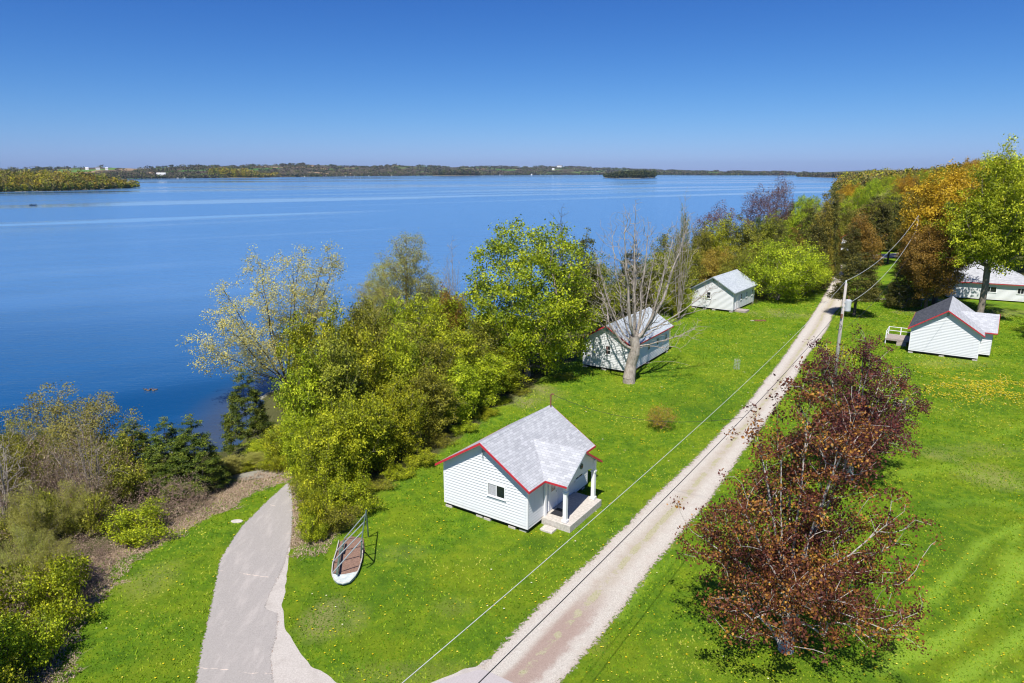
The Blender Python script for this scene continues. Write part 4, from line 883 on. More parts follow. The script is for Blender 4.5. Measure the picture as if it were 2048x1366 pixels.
def wbox(mb, W, s0, s1, o0, o1, z0, z1, mat):
    v = [W(s, o, z) for z in (z0, z1) for s, o in ((s0, o0), (s1, o0), (s1, o1), (s0, o1))]
    mb.poly(v, [(0, 3, 2, 1), (4, 5, 6, 7), (0, 1, 5, 4), (1, 2, 6, 5), (2, 3, 7, 6), (3, 0, 4, 7)], mat)
def window(parent, W, s, z0, w_, h_, cover=None, frame='trimw', sash=True):
    mb = MB(); f = .06
    for a in ((s, s + w_, z0, z0 + f), (s, s + w_, z0 + h_ - f, z0 + h_), (s, s + f, z0 + f, z0 + h_ - f), (s + w_ - f, s + w_, z0 + f, z0 + h_ - f)): wbox(mb, W, a[0], a[1], .012, .095, a[2], a[3], M[frame])
    if sash and w_ > .7: wbox(mb, W, s + w_ / 2 - .025, s + w_ / 2 + .025, .012, .085, z0 + f, z0 + h_ - f, M[frame])
    elif sash: wbox(mb, W, s + f, s + w_ - f, .012, .085, z0 + h_ / 2 - .02, z0 + h_ / 2 + .02, M[frame])
    o = mb.build('window', parent); p = MB(); wbox(p, W, s + f, s + w_ - f, .01, .058, z0 + f, z0 + h_ - f, M['glass']); p.build('pane', o)
    if cover: c = MB(); wbox(c, W, s + f + .02, s + w_ * .48, .060, .064, z0 + f + .02, z0 + h_ - f - .02, M[cover]); c.build('curtain', o)
    s_ = MB(); wbox(s_, W, s - .04, s + w_ + .04, .012, .12, z0 - .05, z0 - .003, M[frame]); s_.build('sill', o)
    return o
def door(parent, W, s, z0, w_=.85, h_=2.0, pane=True):
    mb = MB(); wbox(mb, W, s, s + w_, .012, .065, z0, z0 + h_, M['trimw']); o = mb.build('door', parent)
    if pane: p = MB(); wbox(p, W, s + .2, s + w_ - .2, .066, .074, z0 + 1.15, z0 + h_ - .2, M['glass']); p.build('pane', o)
    h = MB(); wbox(h, W, s + w_ - .12, s + w_ - .06, .06, .11, z0 + .95, z0 + 1.02, M['metal']); h.build('handle', o)
    f = MB()
    for a in ((s - .08, s, z0, z0 + h_ + .08), (s + w_, s + w_ + .08, z0, z0 + h_ + .08), (s, s + w_, z0 + h_, z0 + h_ + .08)): wbox(f, W, a[0], a[1], .012, .08, a[2], a[3], M['trimw'])
    f.build('door_frame', o); return o
def cottage(label, O, w_, l, rot, ze, zr, zb=.3, ov=.35, ovg=.4, roofL='light', roofR='light', trim='red', blocks=(), wallmat='white'):
    t = thing('cottage', label, 'cottage', (O[0], O[1], 0), math.radians(rot))
    m = M[wallmat]; slope = (zr - ze) / (w_ / 2 + ov); zw = ze + slope * ov - .13; zt = zr - .13; mb = MB()
    mb.prism([(0, 0, zb), (w_, 0, zb), (w_, 0, zw), (w_ / 2, 0, zt), (0, 0, zw)], (0, l, 0), m)
    clap(mb, (0, 0), (w_, 0), zb, zw, zt, m, gable=True); clap(mb, (w_, l), (0, l), zb, zw, zt, m, gable=True)
    clap(mb, (w_, 0), (w_, l), zb, zw, zw, m); clap(mb, (0, l), (0, 0), zb, zw, zw, m)
    for x, y in ((0, 0), (w_, 0), (w_, l), (0, l)): mb.box((x - .045, y - .045, zb), (x + .045, y + .045, zw + .02), M['trimw'])
    mb.build('wall', t)
    fl = MB(); fl.box((.05, .05, zb - .16), (w_ - .05, l - .05, zb - .004), M['under']); fl.build('floor_frame', t)
    rf = MB(); y0 = -ovg; th = .11
    for sx, kind in ((1, roofR), (-1, roofL)):
        X = lambda d: w_ / 2 + sx * d
        rf.prism([(X(0), y0, zr), (X(w_ / 2 + ov), y0, ze), (X(w_ / 2 + ov), y0, ze - th), (X(0), y0, zr - th)], (0, l + 2 * ovg, 0), shin(kind, 'y'))
        rf.prism([(X(0), y0 - .002, zr + .02), (X(.16), y0 - .002, zr - .16 * slope + .02), (X(.16), y0 - .002, zr - .16 * slope + .003), (X(0), y0 - .002, zr + .003)], (0, l + 2 * ovg + .004, 0), shin(kind, 'x'))
    roof = rf.build('roof', t)
    fa = MB()
    for sx in (1, -1):
        X = lambda d: w_ / 2 + sx * d
        for ya, dy, up_ in ((y0 - .004, -.035, .015), (l + ovg + .004, .035, -.012)):
            fa.prism([(X(0), ya, zr + up_), (X(w_ / 2 + ov + .03), ya, ze - .03 * slope + up_), (X(w_ / 2 + ov + .03), ya, ze - .15), (X(0), ya, zr - .135)], (0, dy, 0), M[trim])
        x_ = X(w_ / 2 + ov + .002); fa.box((min(x_, x_ + sx * .03), y0, ze - .135), (max(x_, x_ + sx * .03), l + ovg, ze - .012), M[trim])
    fa.build('fascia', t)
    for (x, y) in blocks:
        b = MB(); b.box((x - .24, y - .2, -.15), (x + .24, y + .2, zb - .165), M['block']); b.build('foundation_block', t, bevel=.015)
    v = MB(); v.box((w_ / 2 - .13, -.06, zt - .55), (w_ / 2 + .13, -.035, zt - .2), M['greytrim']); v.build('gable_vent', t)
    front = on_wall((0, 0), (1, 0), (0, -1)); right = on_wall((w_, 0), (0, 1), (1, 0)); return t, front, right, slope

# ---- nearest cottage, with the cross-gabled porch
t, fr_, rt_, sl = cottage('nearest white cottage with red roof edges, grey shingles and a gabled corner porch', (-4.1, 38.35), 6, 7.1, -34, 2.89, 5.0, blocks=[(.25, .2), (2.55, .25), (3.15, .2), (5.6, .3), (.3, 3.5), (.3, 6.8), (5.7, 6.8), (3, 6.8), (4.9, .22)])
window(t, fr_, 3.28, 1.72, 1.25, .82, 'curtain')
door(t, rt_, 2.3, .46, .85, 1.95)
window(t, rt_, 5.4, 1.15, 1.0, 1.1)
pz, py0, py1, px1, ymid = 2.89, 1.3, 5.6, 7.78, 3.45; pr = sl * (py1 - py0) / 2 + pz
xin = lambda z: 6.35 - (z - 2.89) / sl
pr_ = MB(); th = .1
for s_ in (-1, 1):
    ye = py0 if s_ < 0 else py1
    vs = [(px1, ye, pz), (px1, ymid, pr), (xin(pr) - .05, ymid, pr + .008), (xin(pz), ye, pz + .008)]
    pr_.poly(vs + [(x, y, z - th) for x, y, z in vs], [(0, 1, 2, 3) if s_ > 0 else (3, 2, 1, 0), (7, 6, 5, 4) if s_ > 0 else (4, 5, 6, 7), (0, 4, 5, 1), (0, 3, 7, 4)], shin('light', 'x'))
por = pr_.build('porch_roof', t)
fa = MB()
for s_ in (-1, 1):
    ye = py0 if s_ < 0 else py1; y2 = ye + s_ * .03; z2 = pz - .03 * sl
    fa.prism([(px1 + .002, ymid, pr + .012), (px1 + .002, y2, z2 + .012), (px1 + .002, y2, z2 - .12), (px1 + .002, ymid, pr - .125)], (.035, 0, 0), M['red'] if s_ > 0 else M['greytrim'])
    fa.box((6.36, min(ye + s_ * .002, y2), pz - .125), (px1, max(ye + s_ * .002, y2), pz - .012), M['red'])
fa.build('porch_fascia', por)
gb = MB(); pts = []                                   # siding panel under the porch gable, arched below
gx0 = 7.42; ya, yb = 1.62, 5.28; top = lambda y: pr - .11 - sl * abs(y - ymid)
ys = np.linspace(ya, yb, 17); lo_ = [2.32 + .42 * math.sqrt(max(0, 1 - ((y - ymid) / ((yb - ya) / 2 - .12)) ** 2)) for y in ys]
for x in (gx0, gx0 + .08):
    for y, z in zip(ys, lo_): pts.append((x, y, z))
    for y in ys: pts.append((x, y, top(y)))
n_ = 17; fs = []
for i in range(16):
    fs += [(i, n_ + i, n_ + i + 1, i + 1), (34 + i, 34 + i + 1, 34 + n_ + i + 1, 34 + n_ + i), (i, i + 1, 34 + i + 1, 34 + i)]
gb.poly(pts, fs, M['white'])
gab = gb.build('porch_gable', t)
orn = MB(); orn.tube([(gx0 + .08, ymid, 3.25), (gx0 + .13, ymid, 3.25)], .17, M['green'], 16); orn.tube([(gx0 + .131, ymid, 3.25), (gx0 + .16, ymid, 3.25)], .07, M['rust'], 10); orn.build('wreath', gab)
for y in (1.72, 5.18):
    p = MB(); p.box((7.36, y - .11, .45), (7.58, y + .11, top(y) if y > 3 else top(y)), M['trimw']); p.box((7.31, y - .16, .45), (7.63, y + .16, .6), M['trimw']); p.box((7.32, y - .15, 2.25), (7.62, y + .15, 2.35), M['trimw']); p.build('porch_post', t, bevel=.01)
p = MB(); p.box((6.05, 1.66, .3), (6.17, 1.84, 2.75), M['trimw']); p.build('porch_post', t)
s = MB(); s.box((6.04, 1.45, -.1), (7.95, 5.4, .43), M['block']); s.build('porch_slab', t, bevel=.02)
mt = MB(); mt.box((6.25, 2.1, .434), (7.0, 2.95, .455), M['wire']); tag(mt.build('doormat', None), 'dark doormat on the porch slab of the nearest cottage', 'doormat')
o_ = bpy.data.objects['doormat']; o_.location = t.location; o_.rotation_euler = t.rotation_euler
st_ = MB(); st_.box((6.35, .75, -.05), (7.15, 1.35, .12), M['block']); o_ = st_.build('stepping_stone', bevel=.03); tag(o_, 'flat pale stone beside the porch of the nearest cottage', 'stone'); o_.location = t.location; o_.rotation_euler = t.rotation_euler
mp = MB(); mp.tube([(3.1, 7.3, 4.3), (3.1, 7.3, 5.75)], .05, M['rust'], 8); mp.tube([(3.1, 7.3, 5.75), (3.2, 7.3, 5.85), (3.35, 7.3, 5.8)], .05, M['rust'], 8); mp.build('service_mast', t)
lb = MB(); lb.tube([(2.98, -.12, 4.35), (2.98, -.12, 3.95)], .03, M['greytrim'], 6); lb.build('bracket', t)

# ---- second to fourth cottages
t2, f2, r2, _ = cottage('second white cottage behind the bare old tree, red-edged gable and pale blue-grey roof', (7.5, 69.3), 5.3, 10.8, -33, 3.0, 4.85, roofL='blue', roofR='blue', blocks=[(.2, .2), (2.4, .2), (5.1, .2), (5.1, 5), (5.1, 10.5), (.3, 10), (.3, 5)])
window(t2, f2, 2.55, 1.75, .6, .95, 'blind')
for y in (4.4, 6.9, 9.4): window(t2, r2, y, 1.55, .6, .85, 'blind')
t3, f3, r3, _ = cottage('third white cottage farthest along the lawn, grey-edged roof dappled by tree shade', (27.2, 101.5), 6.2, 9.4, -37, 2.95, 5.0, roofL='blue', roofR='blue', trim='greytrim', blocks=[(.2, .2), (2.0, .2), (3.4, .2), (6.0, .2), (6, 9.1), (.3, 9)])
window(t3, f3, 2.2, 1.7, .65, 1.0); door(t3, r3, 1.1, .35, .85, 1.95, False)
for y in (3.0, 5.4, 7.9): window(t3, r3, y, 1.45, .6, .9)
s = MB(); s.box((6.3, .7, -.1), (7.9, 2.4, .28), M['deck']); s.build('door_step', t3)
t4, f4, r4, s4 = cottage('fourth white cottage right of the road with one dark and one pale roof slope', (45.1, 75.1), 6.5, 10.0, -34, 2.89, 5.3, roofL='dark', roofR='light', blocks=[(.2, .2), (3.2, .2), (6.3, .2), (.2, 5), (.2, 9.8), (6.3, 9.8)])
e_ = MB(); e_.box((6.53, 2.4, .3), (7.6, 6.6, 2.7), M['white']); clap(e_, (6.5, 2.38), (7.62, 2.38), .3, 2.72, 2.72, M['white']); clap(e_, (7.62, 2.38), (7.62, 6.6), .3, 2.72, 2.72, M['white']); e_.build('side_room', t4)
pr4 = MB(); ya, yb = 1.95, 7.0; ym = (ya + yb) / 2; zt = 2.89 + s4 * (yb - ya) / 2
for s_ in (-1, 1):
    ye = ya if s_ < 0 else yb; xi = lambda z: 6.85 - (z - 2.89) / s4
    vs = [(8.0, ye, 2.89), (8.0, ym, zt), (xi(zt) - .05, ym, zt + .008), (xi(2.89), ye, 2.9)]
    pr4.poly(vs + [(x, y, z - .1) for x, y, z in vs], [(0, 1, 2, 3) if s_ > 0 else (3, 2, 1, 0), (7, 6, 5, 4) if s_ > 0 else (4, 5, 6, 7), (0, 4, 5, 1), (0, 3, 7, 4)], shin('light', 'x'))
pr4 = pr4.build('side_roof', t4); fa = MB()
fa.box((6.86, ya - .035, 2.76), (8.0, ya - .002, 2.88), M['red'])
for s_ in (-1, 1):
    ye = ya if s_ < 0 else yb; fa.prism([(8.002, ym, zt + .01), (8.002, ye, 2.9), (8.002, ye, 2.76), (8.002, ym, zt - .12)], (.03, 0, 0), M['red'])
fa.build('side_fascia', pr4)
g4 = MB(); g4.prism([(7.58, ya + .5, 2.7), (7.58, yb - .45, 2.7), (7.58, ym, zt - .4)], (.06, 0, 0), M['white']); g4.build('side_gable', t4)
dk = MB()
for i in range(22): dk.box((-2.75 + i * .122, 3.3, .62), (-2.75 + i * .122 + .112, 6.2, .66), M['deck'])
dk.box((-2.75, 3.28, .45), (-.06, 3.33, .615), M['deck']); dk.box((-2.78, 3.33, .45), (-2.73, 6.2, .615), M['deck'])
deck = dk.build('deck', t4)
for x, y in ((-2.7, 3.38), (-1.4, 3.38), (-.15, 3.38), (-2.7, 6.1), (-1.4, 6.1), (-.15, 6.1)):
    p = MB(); p.box((x - .05, y - .05, -.1), (x + .05, y + .05, 1.6 if (x < -2 or y > 5) else .615), M['trimw']); p.build('deck_post', deck)
for a, b in (((-2.7, 3.38), (-2.7, 6.1)), ((-2.7, 6.1), (-.15, 6.1))):
    for z in (1.55, 1.1): p = MB(); p.tube([(*a, z), (*b, z)], .035, M['trimw'], 6); p.build('rail', deck)
p = MB(); p.box((-1.5, 2.9, -.05), (-.5, 3.27, .2), M['deck']); p.box((-1.5, 3.1, .2), (-.5, 3.27, .42), M['deck']); p.build('step', deck)
# ---- large house at the right edge, hipped roof
hw, hl = 11.5, 13.0
t5 = thing('house', 'long white house with red-edged hipped roof under the tall maples at the right edge', 'house', (70.9, 109.9, 0), math.radians(-26))
mb = MB(); mb.box((0, 0, .2), (hw, hl, 2.75), M['white']); clap(mb, (0, 0), (hw, 0), .2, 2.75, 2.75, M['white']); clap(mb, (hw, 0), (hw, hl), .2, 2.75, 2.75, M['white']); clap(mb, (0, hl), (0, 0), .2, 2.75, 2.75, M['white']); mb.build('wall', t5)
rf = MB(); o = .5; zr5 = 6.0
E_ = [(-o, -o, 2.85), (hw + o, -o, 2.85), (hw + o, hl + o, 2.85), (-o, hl + o, 2.85)]; R1, R2 = (hw / 2, hw / 2, zr5), (hw / 2, hl - hw / 2 + 1, zr5)
rf.poly(E_ + [R1, R2], [(0, 1, 4)], shin('light', 'x')); rf.poly(E_ + [R1, R2], [(1, 2, 5, 4), (2, 3, 5), (3, 0, 4, 5)], shin('light', 'y')); rf.poly([(x, y, z - .03) for x, y, z in E_], [(3, 2, 1, 0)], M['trimw']); rf.build('roof', t5)
fa = MB()
for a, b in ((0, 1), (1, 2), (2, 3), (3, 0)):
    (x0, y0, z0), (x1, y1, z1) = E_[a], E_[b]; fa.box((min(x0, x1) - .03, min(y0, y1) - .03, 2.70), (max(x0, x1) + .03, max(y0, y1) + .03, 2.815), M['red']) if a in (0, 2) else fa.box((min(x0, x1) - .028, min(y0, y1) + .04, 2.702), (max(x0, x1) + .028, max(y0, y1) - .04, 2.813), M['red'])
fa.build('fascia', t5); f5 = on_wall((0, 0), (1, 0), (0, -1)); window(t5, f5, 4.9, 1.35, 1.7, .9); window(t5, f5, 9.3, 1.35, .9, .9)
# ---- cottage glimpsed through the cedars
t6, f6, r6, _ = cottage('small white cottage glimpsed between the cedars where the road ends', (84.6, 176), 7, 8, -34, 3.6, 6.2, zb=.4, roofL='light', roofR='light'); t6.location.z = hz(84.6, 176)
window(t6, f6, 1.2, 1.6, .8, 1.1); window(t6, f6, 4.2, 1.6, .8, 1.1)

# ------------------------------------------------------------------ poles and wires
P1 = (30.4, 61.6); P2_ = (60.4, 103.0)
def pole(label, x, y, h, trafo):
    z = hz(x, y); t = thing('utility_pole', label, 'utility pole', (x, y, z)); m = MB(); m.tube([(0, 0, -.5), (0, 0, h * .5), (.03, 0, h)], [.19, .15, .11], M['pole'], 12); m.build('pole', t, smooth_=True)
    a = MB(); a.tube([(0, 0, h), (0, 0, h + .12), (0, 0, h + .28)], [.05, .08, .05], M['trimw'], 8); a.build('insulator', t)
    if trafo:
        m = MB(); m.tube([(.38, -.1, h - 2.55), (.38, -.1, h - 2.5), (.38, -.1, h - 1.6), (.38, -.1, h - 1.5), (.38, -.1, h - 1.45)], [.24, .27, .27, .25, .1], M['metal'], 16); tr = m.build('transformer', t, smooth_=False)
        m = MB(); m.tube([(.38, -.1, h - 1.46), (.38, -.1, h - 1.15)], [.05, .035], M['rust'], 8); m.build('bushing', tr)
        m = MB(); m.box((0, -.14, h - 2.2), (.14, -.06, h - 2.05), M['metal']); m.box((0, -.14, h - 1.8), (.14, -.06, h - 1.65), M['metal']); m.build('bracket', tr)
        m = MB(); m.box((-.2, -.25, h - 3.2), (-.05, -.1, h - 2.8), M['rust']); m.tube([(-.25 + .22 * math.cos(a), -.22, h - 4.0 + .3 * math.sin(a)) for a in np.linspace(0, 6.1, 14)], .02, M['wire'], 5); m.build('cable_coil', t)
    return t
pole('near wooden utility pole with a grey transformer beside the gravel road', *P1, 10.1, True)
pole('far wooden utility pole among the orange maples', *P2_, 13.4, False)
z2 = hz(*P2_)
def wire(name, label, a, b, sag, mat, r=.014, n=40, grp=None):
    a = Vector(a); b = Vector(b); pts = [a.lerp(b, k / n) - Vector((0, 0, 4 * sag * (k / n) * (1 - k / n))) for k in range(n + 1)]
    m = MB(); m.tube(pts, r, M[mat], 5); o = m.build(name, smooth_=True); tag(o, label, 'wire', grp); return pts
Z0 = (-8.2, 3.4)
wire('power_wire', 'pale upper power wire crossing the lawn left of the gravel road', (*P1, 10.35), (*Z0, 9.9), .9, 'wirew', .0105, 60)
pw2 = wire('power_wire', 'black lower power wire running above the gravel road', (*P1, 8.0), (*Z0, 8.1), .8, 'wire', .016, 60)
jn = min(pw2, key=lambda p: abs(p.y - 34.2))
a_ = math.radians(-34); mx, my = -4.1 + 3.3 * math.cos(a_) - 7.3 * math.sin(a_), 38.35 + 3.3 * math.sin(a_) + 7.3 * math.cos(a_)
wire('service_wire', 'thin service wire from the black wire to the roof mast of the nearest cottage', jn, (mx, my, 5.8), .9, 'wire', .011, 30)
wire('power_wire', 'upper wire between the two utility poles', (*P1, 10.35), (*P2_, z2 + 13.65), 1.3, 'wirew', .02)
wire('power_wire', 'lower wire between the two utility poles', (*P1, 8.0), (*P2_, z2 + 11.4), 1.6, 'wirew', .02)
wire('phone_wire', 'thin dark phone wire between the two utility poles', (*P1, 5.6), (*P2_, z2 + 8.8), 1.3, 'wire', .016)
wire('service_wire', 'thin wire from the near utility pole to the fourth cottage', (*P1, 7.6), (45.1 + 3.25 * math.cos(a_) + .3 * math.sin(a_), 75.1 + 3.25 * math.sin(a_) - .3 * math.cos(a_), 4.7), .9, 'wire', .011, 24)

# ------------------------------------------------------------------ boat-shaped garden bed
bed = thing('boat_garden_bed', 'boat-shaped garden bed with white bow and slanted green pipes beside the paved path', 'garden bed', (-8.8, 33.2, 0))
def loc(px, py, z): x, y = G(px, py, z); return (x + 8.8, y - 33.2, z)
def spl(pts, n=24):
    pts = A(pts, float); d = np.r_[0, np.cumsum(np.linalg.norm(np.diff(pts, axis=0), axis=1))]; t = np.linspace(0, d[-1], n); p = np.stack([np.interp(t, d, pts[:, k]) for k in range(3)], 1)
    for _ in range(2): p[1:-1] = (p[:-2] + 2 * p[1:-1] + p[2:]) / 4
    return [tuple(x) for x in p]
rh = .2
lf = [loc(a, b, rh) for a, b in ((678, 1080), (672.7, 1102), (665.5, 1125), (663.5, 1147), (667, 1158), (675, 1164), (685.6, 1166.5))]
rg2 = [loc(a, b, rh) for a, b in ((685.6, 1166.5), (700, 1162), (711, 1151), (718, 1138), (724, 1117), (726, 1093), (724, 1080))]
m = MB(); m.tube(spl(lf), .03, M['block'], 7); m.tube(spl(rg2), .03, M['block'], 7); m.build('gunwale', bed, smooth_=True)
hull = MB(); ol = spl(lf + rg2[1:], 40); n = len(ol); hull.poly([*ol, *[(x * .97, y * .98, -.05) for x, y, z in ol]], [(i, i + 1, n + i + 1, n + i) for i in range(n - 1)], M['boatw']); hull.build('hull', bed)
fd = [loc(a, b, rh + .02) for a, b in ((664, 1147), (667, 1158), (675, 1164.5), (685.6, 1167), (700, 1162.5), (711, 1151), (716, 1142), (700, 1146), (682, 1149))]
m = MB(); m.poly(fd + [(x, y, z - .05) for x, y, z in fd], [tuple(range(9)), tuple(range(17, 8, -1))] + [(i, (i + 1) % 9, 9 + (i + 1) % 9, 9 + i) for i in range(9)], M['boatw']); m.build('foredeck', bed)
soil = m_plain('mulch', (.22, .135, .10), .95, .45, 14)
so = [loc(a, b, .1) for a, b in ((679, 1084), (673, 1105), (667, 1128), (665, 1149), (684, 1152), (713, 1147), (723, 1123), (729, 1100), (727, 1076), (700, 1072))]
m = MB(); m.poly(so + [(x * 1.02, y * 1.02, -.03) for x, y, z in so], [tuple(range(10))] + [(i, 10 + i, 10 + (i + 1) % 10, (i + 1) % 10) for i in range(10)], soil); m.build('soil', bed)
up_ = [loc(a, b, 2.0) for a, b in ((723.4, 1080), (725.9, 1062), (728.3, 1044), (731.5, 1027), (732.5, 1020))]
rail = [loc(722, 1116, .9), loc(722.5, 1098, 1.5)] + up_
m = MB(); m.tube(spl(rail), .035, M['green'], 7); m.build('raised_rail', bed, smooth_=True)
for (a, b), u_ in zip(((665, 1146), (665.5, 1124), (672.7, 1102), (688.8, 1077)), up_): m = MB(); m.tube([loc(a, b, rh), u_], .03, M['greytrim'], 7); m.build('slanted_pipe', bed)
pb = loc(737, 1074, 0); m = MB(); m.tube([pb, up_[-1]], .04, M['green'], 7); m.build('post', bed)
pb = loc(724, 1096, 0); m = MB(); m.tube([(pb[0], pb[1], -.1), up_[0]], .04, M['green'], 7); m.build('post', bed)
for a, b in (((674.3, 1148), (680.8, 1099)), ((684, 1101), (688, 1081))): m = MB(); m.tube([loc(*a, .42), loc(*b, .42)], .06, M['green'], 6); m.build('keel_board', bed)

# ------------------------------------------------------------------ lawn furniture and small things
def chair(label, x, y, rz, mat):
    t = thing('lawn_chair', label, 'chair', (x, y, 0), rz); m = MB(); 
    for i in range(5): m.box((-.3, -.28 + i * .11, .36 - i * .02), (.3, -.19 + i * .11, .385 - i * .02), mat)
    m.build('seat', t); m = MB()
    for i in range(5): m.prism([(-.3 + i * .122, .22, .3), (-.19 + i * .122, .22, .3), (-.19 + i * .122, .5, 1.0 + (.08 if i in (1, 2, 3) else 0)), (-.3 + i * .122, .5, 1.0 + (.08 if i in (1, 2, 3) else 0))], (0, .02, 0), mat)
    m.build('backrest', t)
    for s in (-1, 1):
        m = MB(); m.box((s * .38 - .06, -.35, .56), (s * .38 + .06, .35, .585), mat); m.build('armrest', t)
        m = MB(); m.box((s * .36 - .015, -.33, 0), (s * .36 + .015, -.24, .56), mat); m.build('leg', t); m = MB(); m.prism([(s * .34, .3, .22), (s * .34, .3, .32), (s * .34, -.33, .4), (s * .34, -.33, .3)], (.02, 0, 0), mat); m.prism([(s * .34, .3, 0), (s * .34, .4, 0), (s * .34, .34, .56), (s * .34, .25, .56)], (.02, 0, 0), mat); m.build('leg', t)
chair('red slatted lawn chair showing through the purple-red maple', 26.2, 53.5, 2.6, M['redp'])
chair('grey weathered lawn chair at the right side of the purple-red maple', 33.7, 56.3, -2.6, M['deck'])
def picnic(label, x, y, rz):
    t = thing('picnic_table', label, 'picnic table', (x, y, hz(x, y)), rz); m = MB()
    for i in range(5): m.box((-.95, -.38 + i * .155, .72), (.95, -.24 + i * .155, .76), M['deck'])
    m.build('table_top', t)
    for s in (-1, 1):
        m = MB(); m.box((-.95, s * .72 - .12, .42), (.95, s * .72 + .12, .46), M['deck']); m.build('bench', t)
        m = MB(); m.prism([(s * .7 - .03, -.55, 0), (s * .7 - .03, -.42, 0), (s * .7 - .03, -.1, .715), (s * .7 - .03, -.24, .715)], (.06, 0, 0), M['deck']); m.prism([(s * .7 + .04, .55, 0), (s * .7 + .04, .42, 0), (s * .7 + .04, .1, .715), (s * .7 + .04, .24, .715)], (.06, 0, 0), M['deck']); m.box((s * .7 + .1, -.8, .34), (s * .7 + .14, .8, .415), M['deck']); m.build('leg', t)
px_, py_ = G(1812, 580); picnic('pale picnic table in the shade beside the small pale-trunked cedar', px_, py_, .1)
px_, py_ = G(1847, 586)
t = thing('play_hut', 'small play hut with red roof, white wall and blue base under the orange maple', 'play hut', (px_, py_, hz(px_, py_)), -.3)
m = MB(); m.box((-.7, -.5, 0), (.7, .5, .35), M['bluep']); m.build('base', t); m = MB(); m.box((-.68, -.48, .354), (.68, .48, 1.0), M['white']); m.build('wall', t)
m = MB(); m.prism([(-.85, -.62, .95), (.85, -.62, .95), (.85, 0, 1.35), (-.85, 0, 1.35)], (0, 0, .05), M['redp']); m.prism([(-.85, .62, .95), (.85, .62, .95), (.85, .003, 1.35), (-.85, .003, 1.35)], (0, 0, .05), M['redp']); m.build('roof', t)
m = MB(); m.box((-.2, -.5, .5), (.2, -.484, .85), M['glass']); m.build('window', t)
px_, py_ = G(1842, 613); m = MB(); m.tube([(0, 0, -.2), (0, 0, 2.6)], .06, M['metal'], 10); m.tube([(-.5, 0, 2.45), (.5, 0, 2.45)], .035, M['metal'], 6); o = m.build('clothes_post', loc=(px_, py_, 0)); tag(o, 'slim grey clothesline post behind the dark roof of the fourth cottage', 'post')
px_, py_ = G(1520, 642); m = MB(); m.box((-.75, -.3, 0), (.75, .3, .12), M['rust']); m.box((-1.3, -.15, 0), (-.8, .15, .08), M['block']); o = m.build('well_cover', loc=(px_, py_, 0)); tag(o, 'low brown wooden lid in the grass below the third cottage', 'lid')
px_, py_ = G(1473, 738); t = thing('caged_sapling', 'leafless sapling in a wire guard on the lawn beside the gravel road', 'sapling', (px_, py_, 0))
m = MB()
for k in range(10): a = k * .628; m.tube([(.3 * math.cos(a), .3 * math.sin(a), 0), (.3 * math.cos(a), .3 * math.sin(a), 1.0)], .008, M['metal'], 4)
for z in (.1, .4, .7, 1.0): m.tube([(.3 * math.cos(a), .3 * math.sin(a), z) for a in np.linspace(0, 6.283, 13)], .008, M['metal'], 4)
m.build('wire_guard', t); m = MB(); m.tube([(0, 0, 0), (.05, 0, .8), (.1, .05, 1.5)], [.02, .014, .006], M['bark_brown'], 6); m.tube([(.04, 0, .7), (-.2, .1, 1.2)], [.01, .005], M['bark_brown'], 5); m.tube([(.05, 0, .9), (.3, -.1, 1.35)], [.01, .005], M['bark_brown'], 5); m.build('trunk', t)
px_, py_ = G(1322, 858); tree('sapling', px_, py_, 2.0, 1.3, 'bush', 'small yellow-orange bush alone on the lawn left of the gravel road', 'bush')
px_, py_ = G(474, 1043); m = MB(); m.tube([(0, 0, -.05), (0, 0, .04), (0, 0, .06)], [.33, .33, .28], M['block'], 9); o = m.build('flat_stone', loc=(px_, py_, 0)); o.scale = (1.1, .6, 1); tag(o, 'flat tan stone on the left edge of the paved path', 'stone')

# ------------------------------------------------------------------ on the lake
def person(label, base, sc_, shirt, parent_rz):
    """seated figure: one skinned body, clothes and hat as its children"""
    J = [(0, 0, .45), (0, .02, .75), (0, .03, .98), (0, .03, 1.08), (0, .02, 1.2), (-.1, -.1, .47), (-.12, -.45, .5), (-.12, -.48, .08), (.1, -.1, .47), (.12, -.45, .5), (.12, -.48, .08), (-.2, .02, .95), (-.28, -.1, .72), (-.2, -.35, .66), (.2, .02, .95), (.28, -.1, .72), (.2, -.35, .66)]
    Ed = [(0, 1), (1, 2), (2, 3), (3, 4), (0, 5), (5, 6), (6, 7), (0, 8), (8, 9), (9, 10), (2, 11), (11, 12), (12, 13), (2, 14), (14, 15), (15, 16)]
    Rr = [.16, .15, .16, .06, .11, .09, .08, .05, .09, .08, .05, .07, .05, .035, .07, .05, .035]
    me = bpy.data.meshes.new('person'); me.from_pydata(J, Ed, []); me.materials.append(shirt)
    o = obj('person', me, None, base); o.rotation_euler = (0, 0, parent_rz); sk = o.modifiers.new('skin', 'SKIN'); o.modifiers.new('sub', 'SUBSURF').render_levels = 1
    for v, r in zip(me.skin_vertices[0].data, Rr): v.radius = (r, r)
    me.skin_vertices[0].data[0].use_root = True; tag(o, label, 'person')
    hb = MB(); hb.tube([(0, .02, 1.24), (0, .02, 1.25), (0, .02, 1.27), (0, .02, 1.36)], [.13, .2, .12, .09], M['bark_dark'], 10); hb.build('hat', o)
bx_, by_ = G(66, 411, WZ)
t = thing('fishing_boat', 'small dark fishing boat with two people near the wooded point on the left', 'boat', (bx_, by_, WZ), math.radians(8))
sec = [(-2.3, .02, .75), (-1.8, .45, .68), (-.8, .8, .6), (.6, .85, .58), (2.1, .75, .58)]
m = MB(); vs = []
for x, hw_, zt_ in sec: vs += [(x, -hw_, zt_), (x, -hw_ * .7, -.15), (x, 0, -.25), (x, hw_ * .7, -.15), (x, hw_, zt_)]
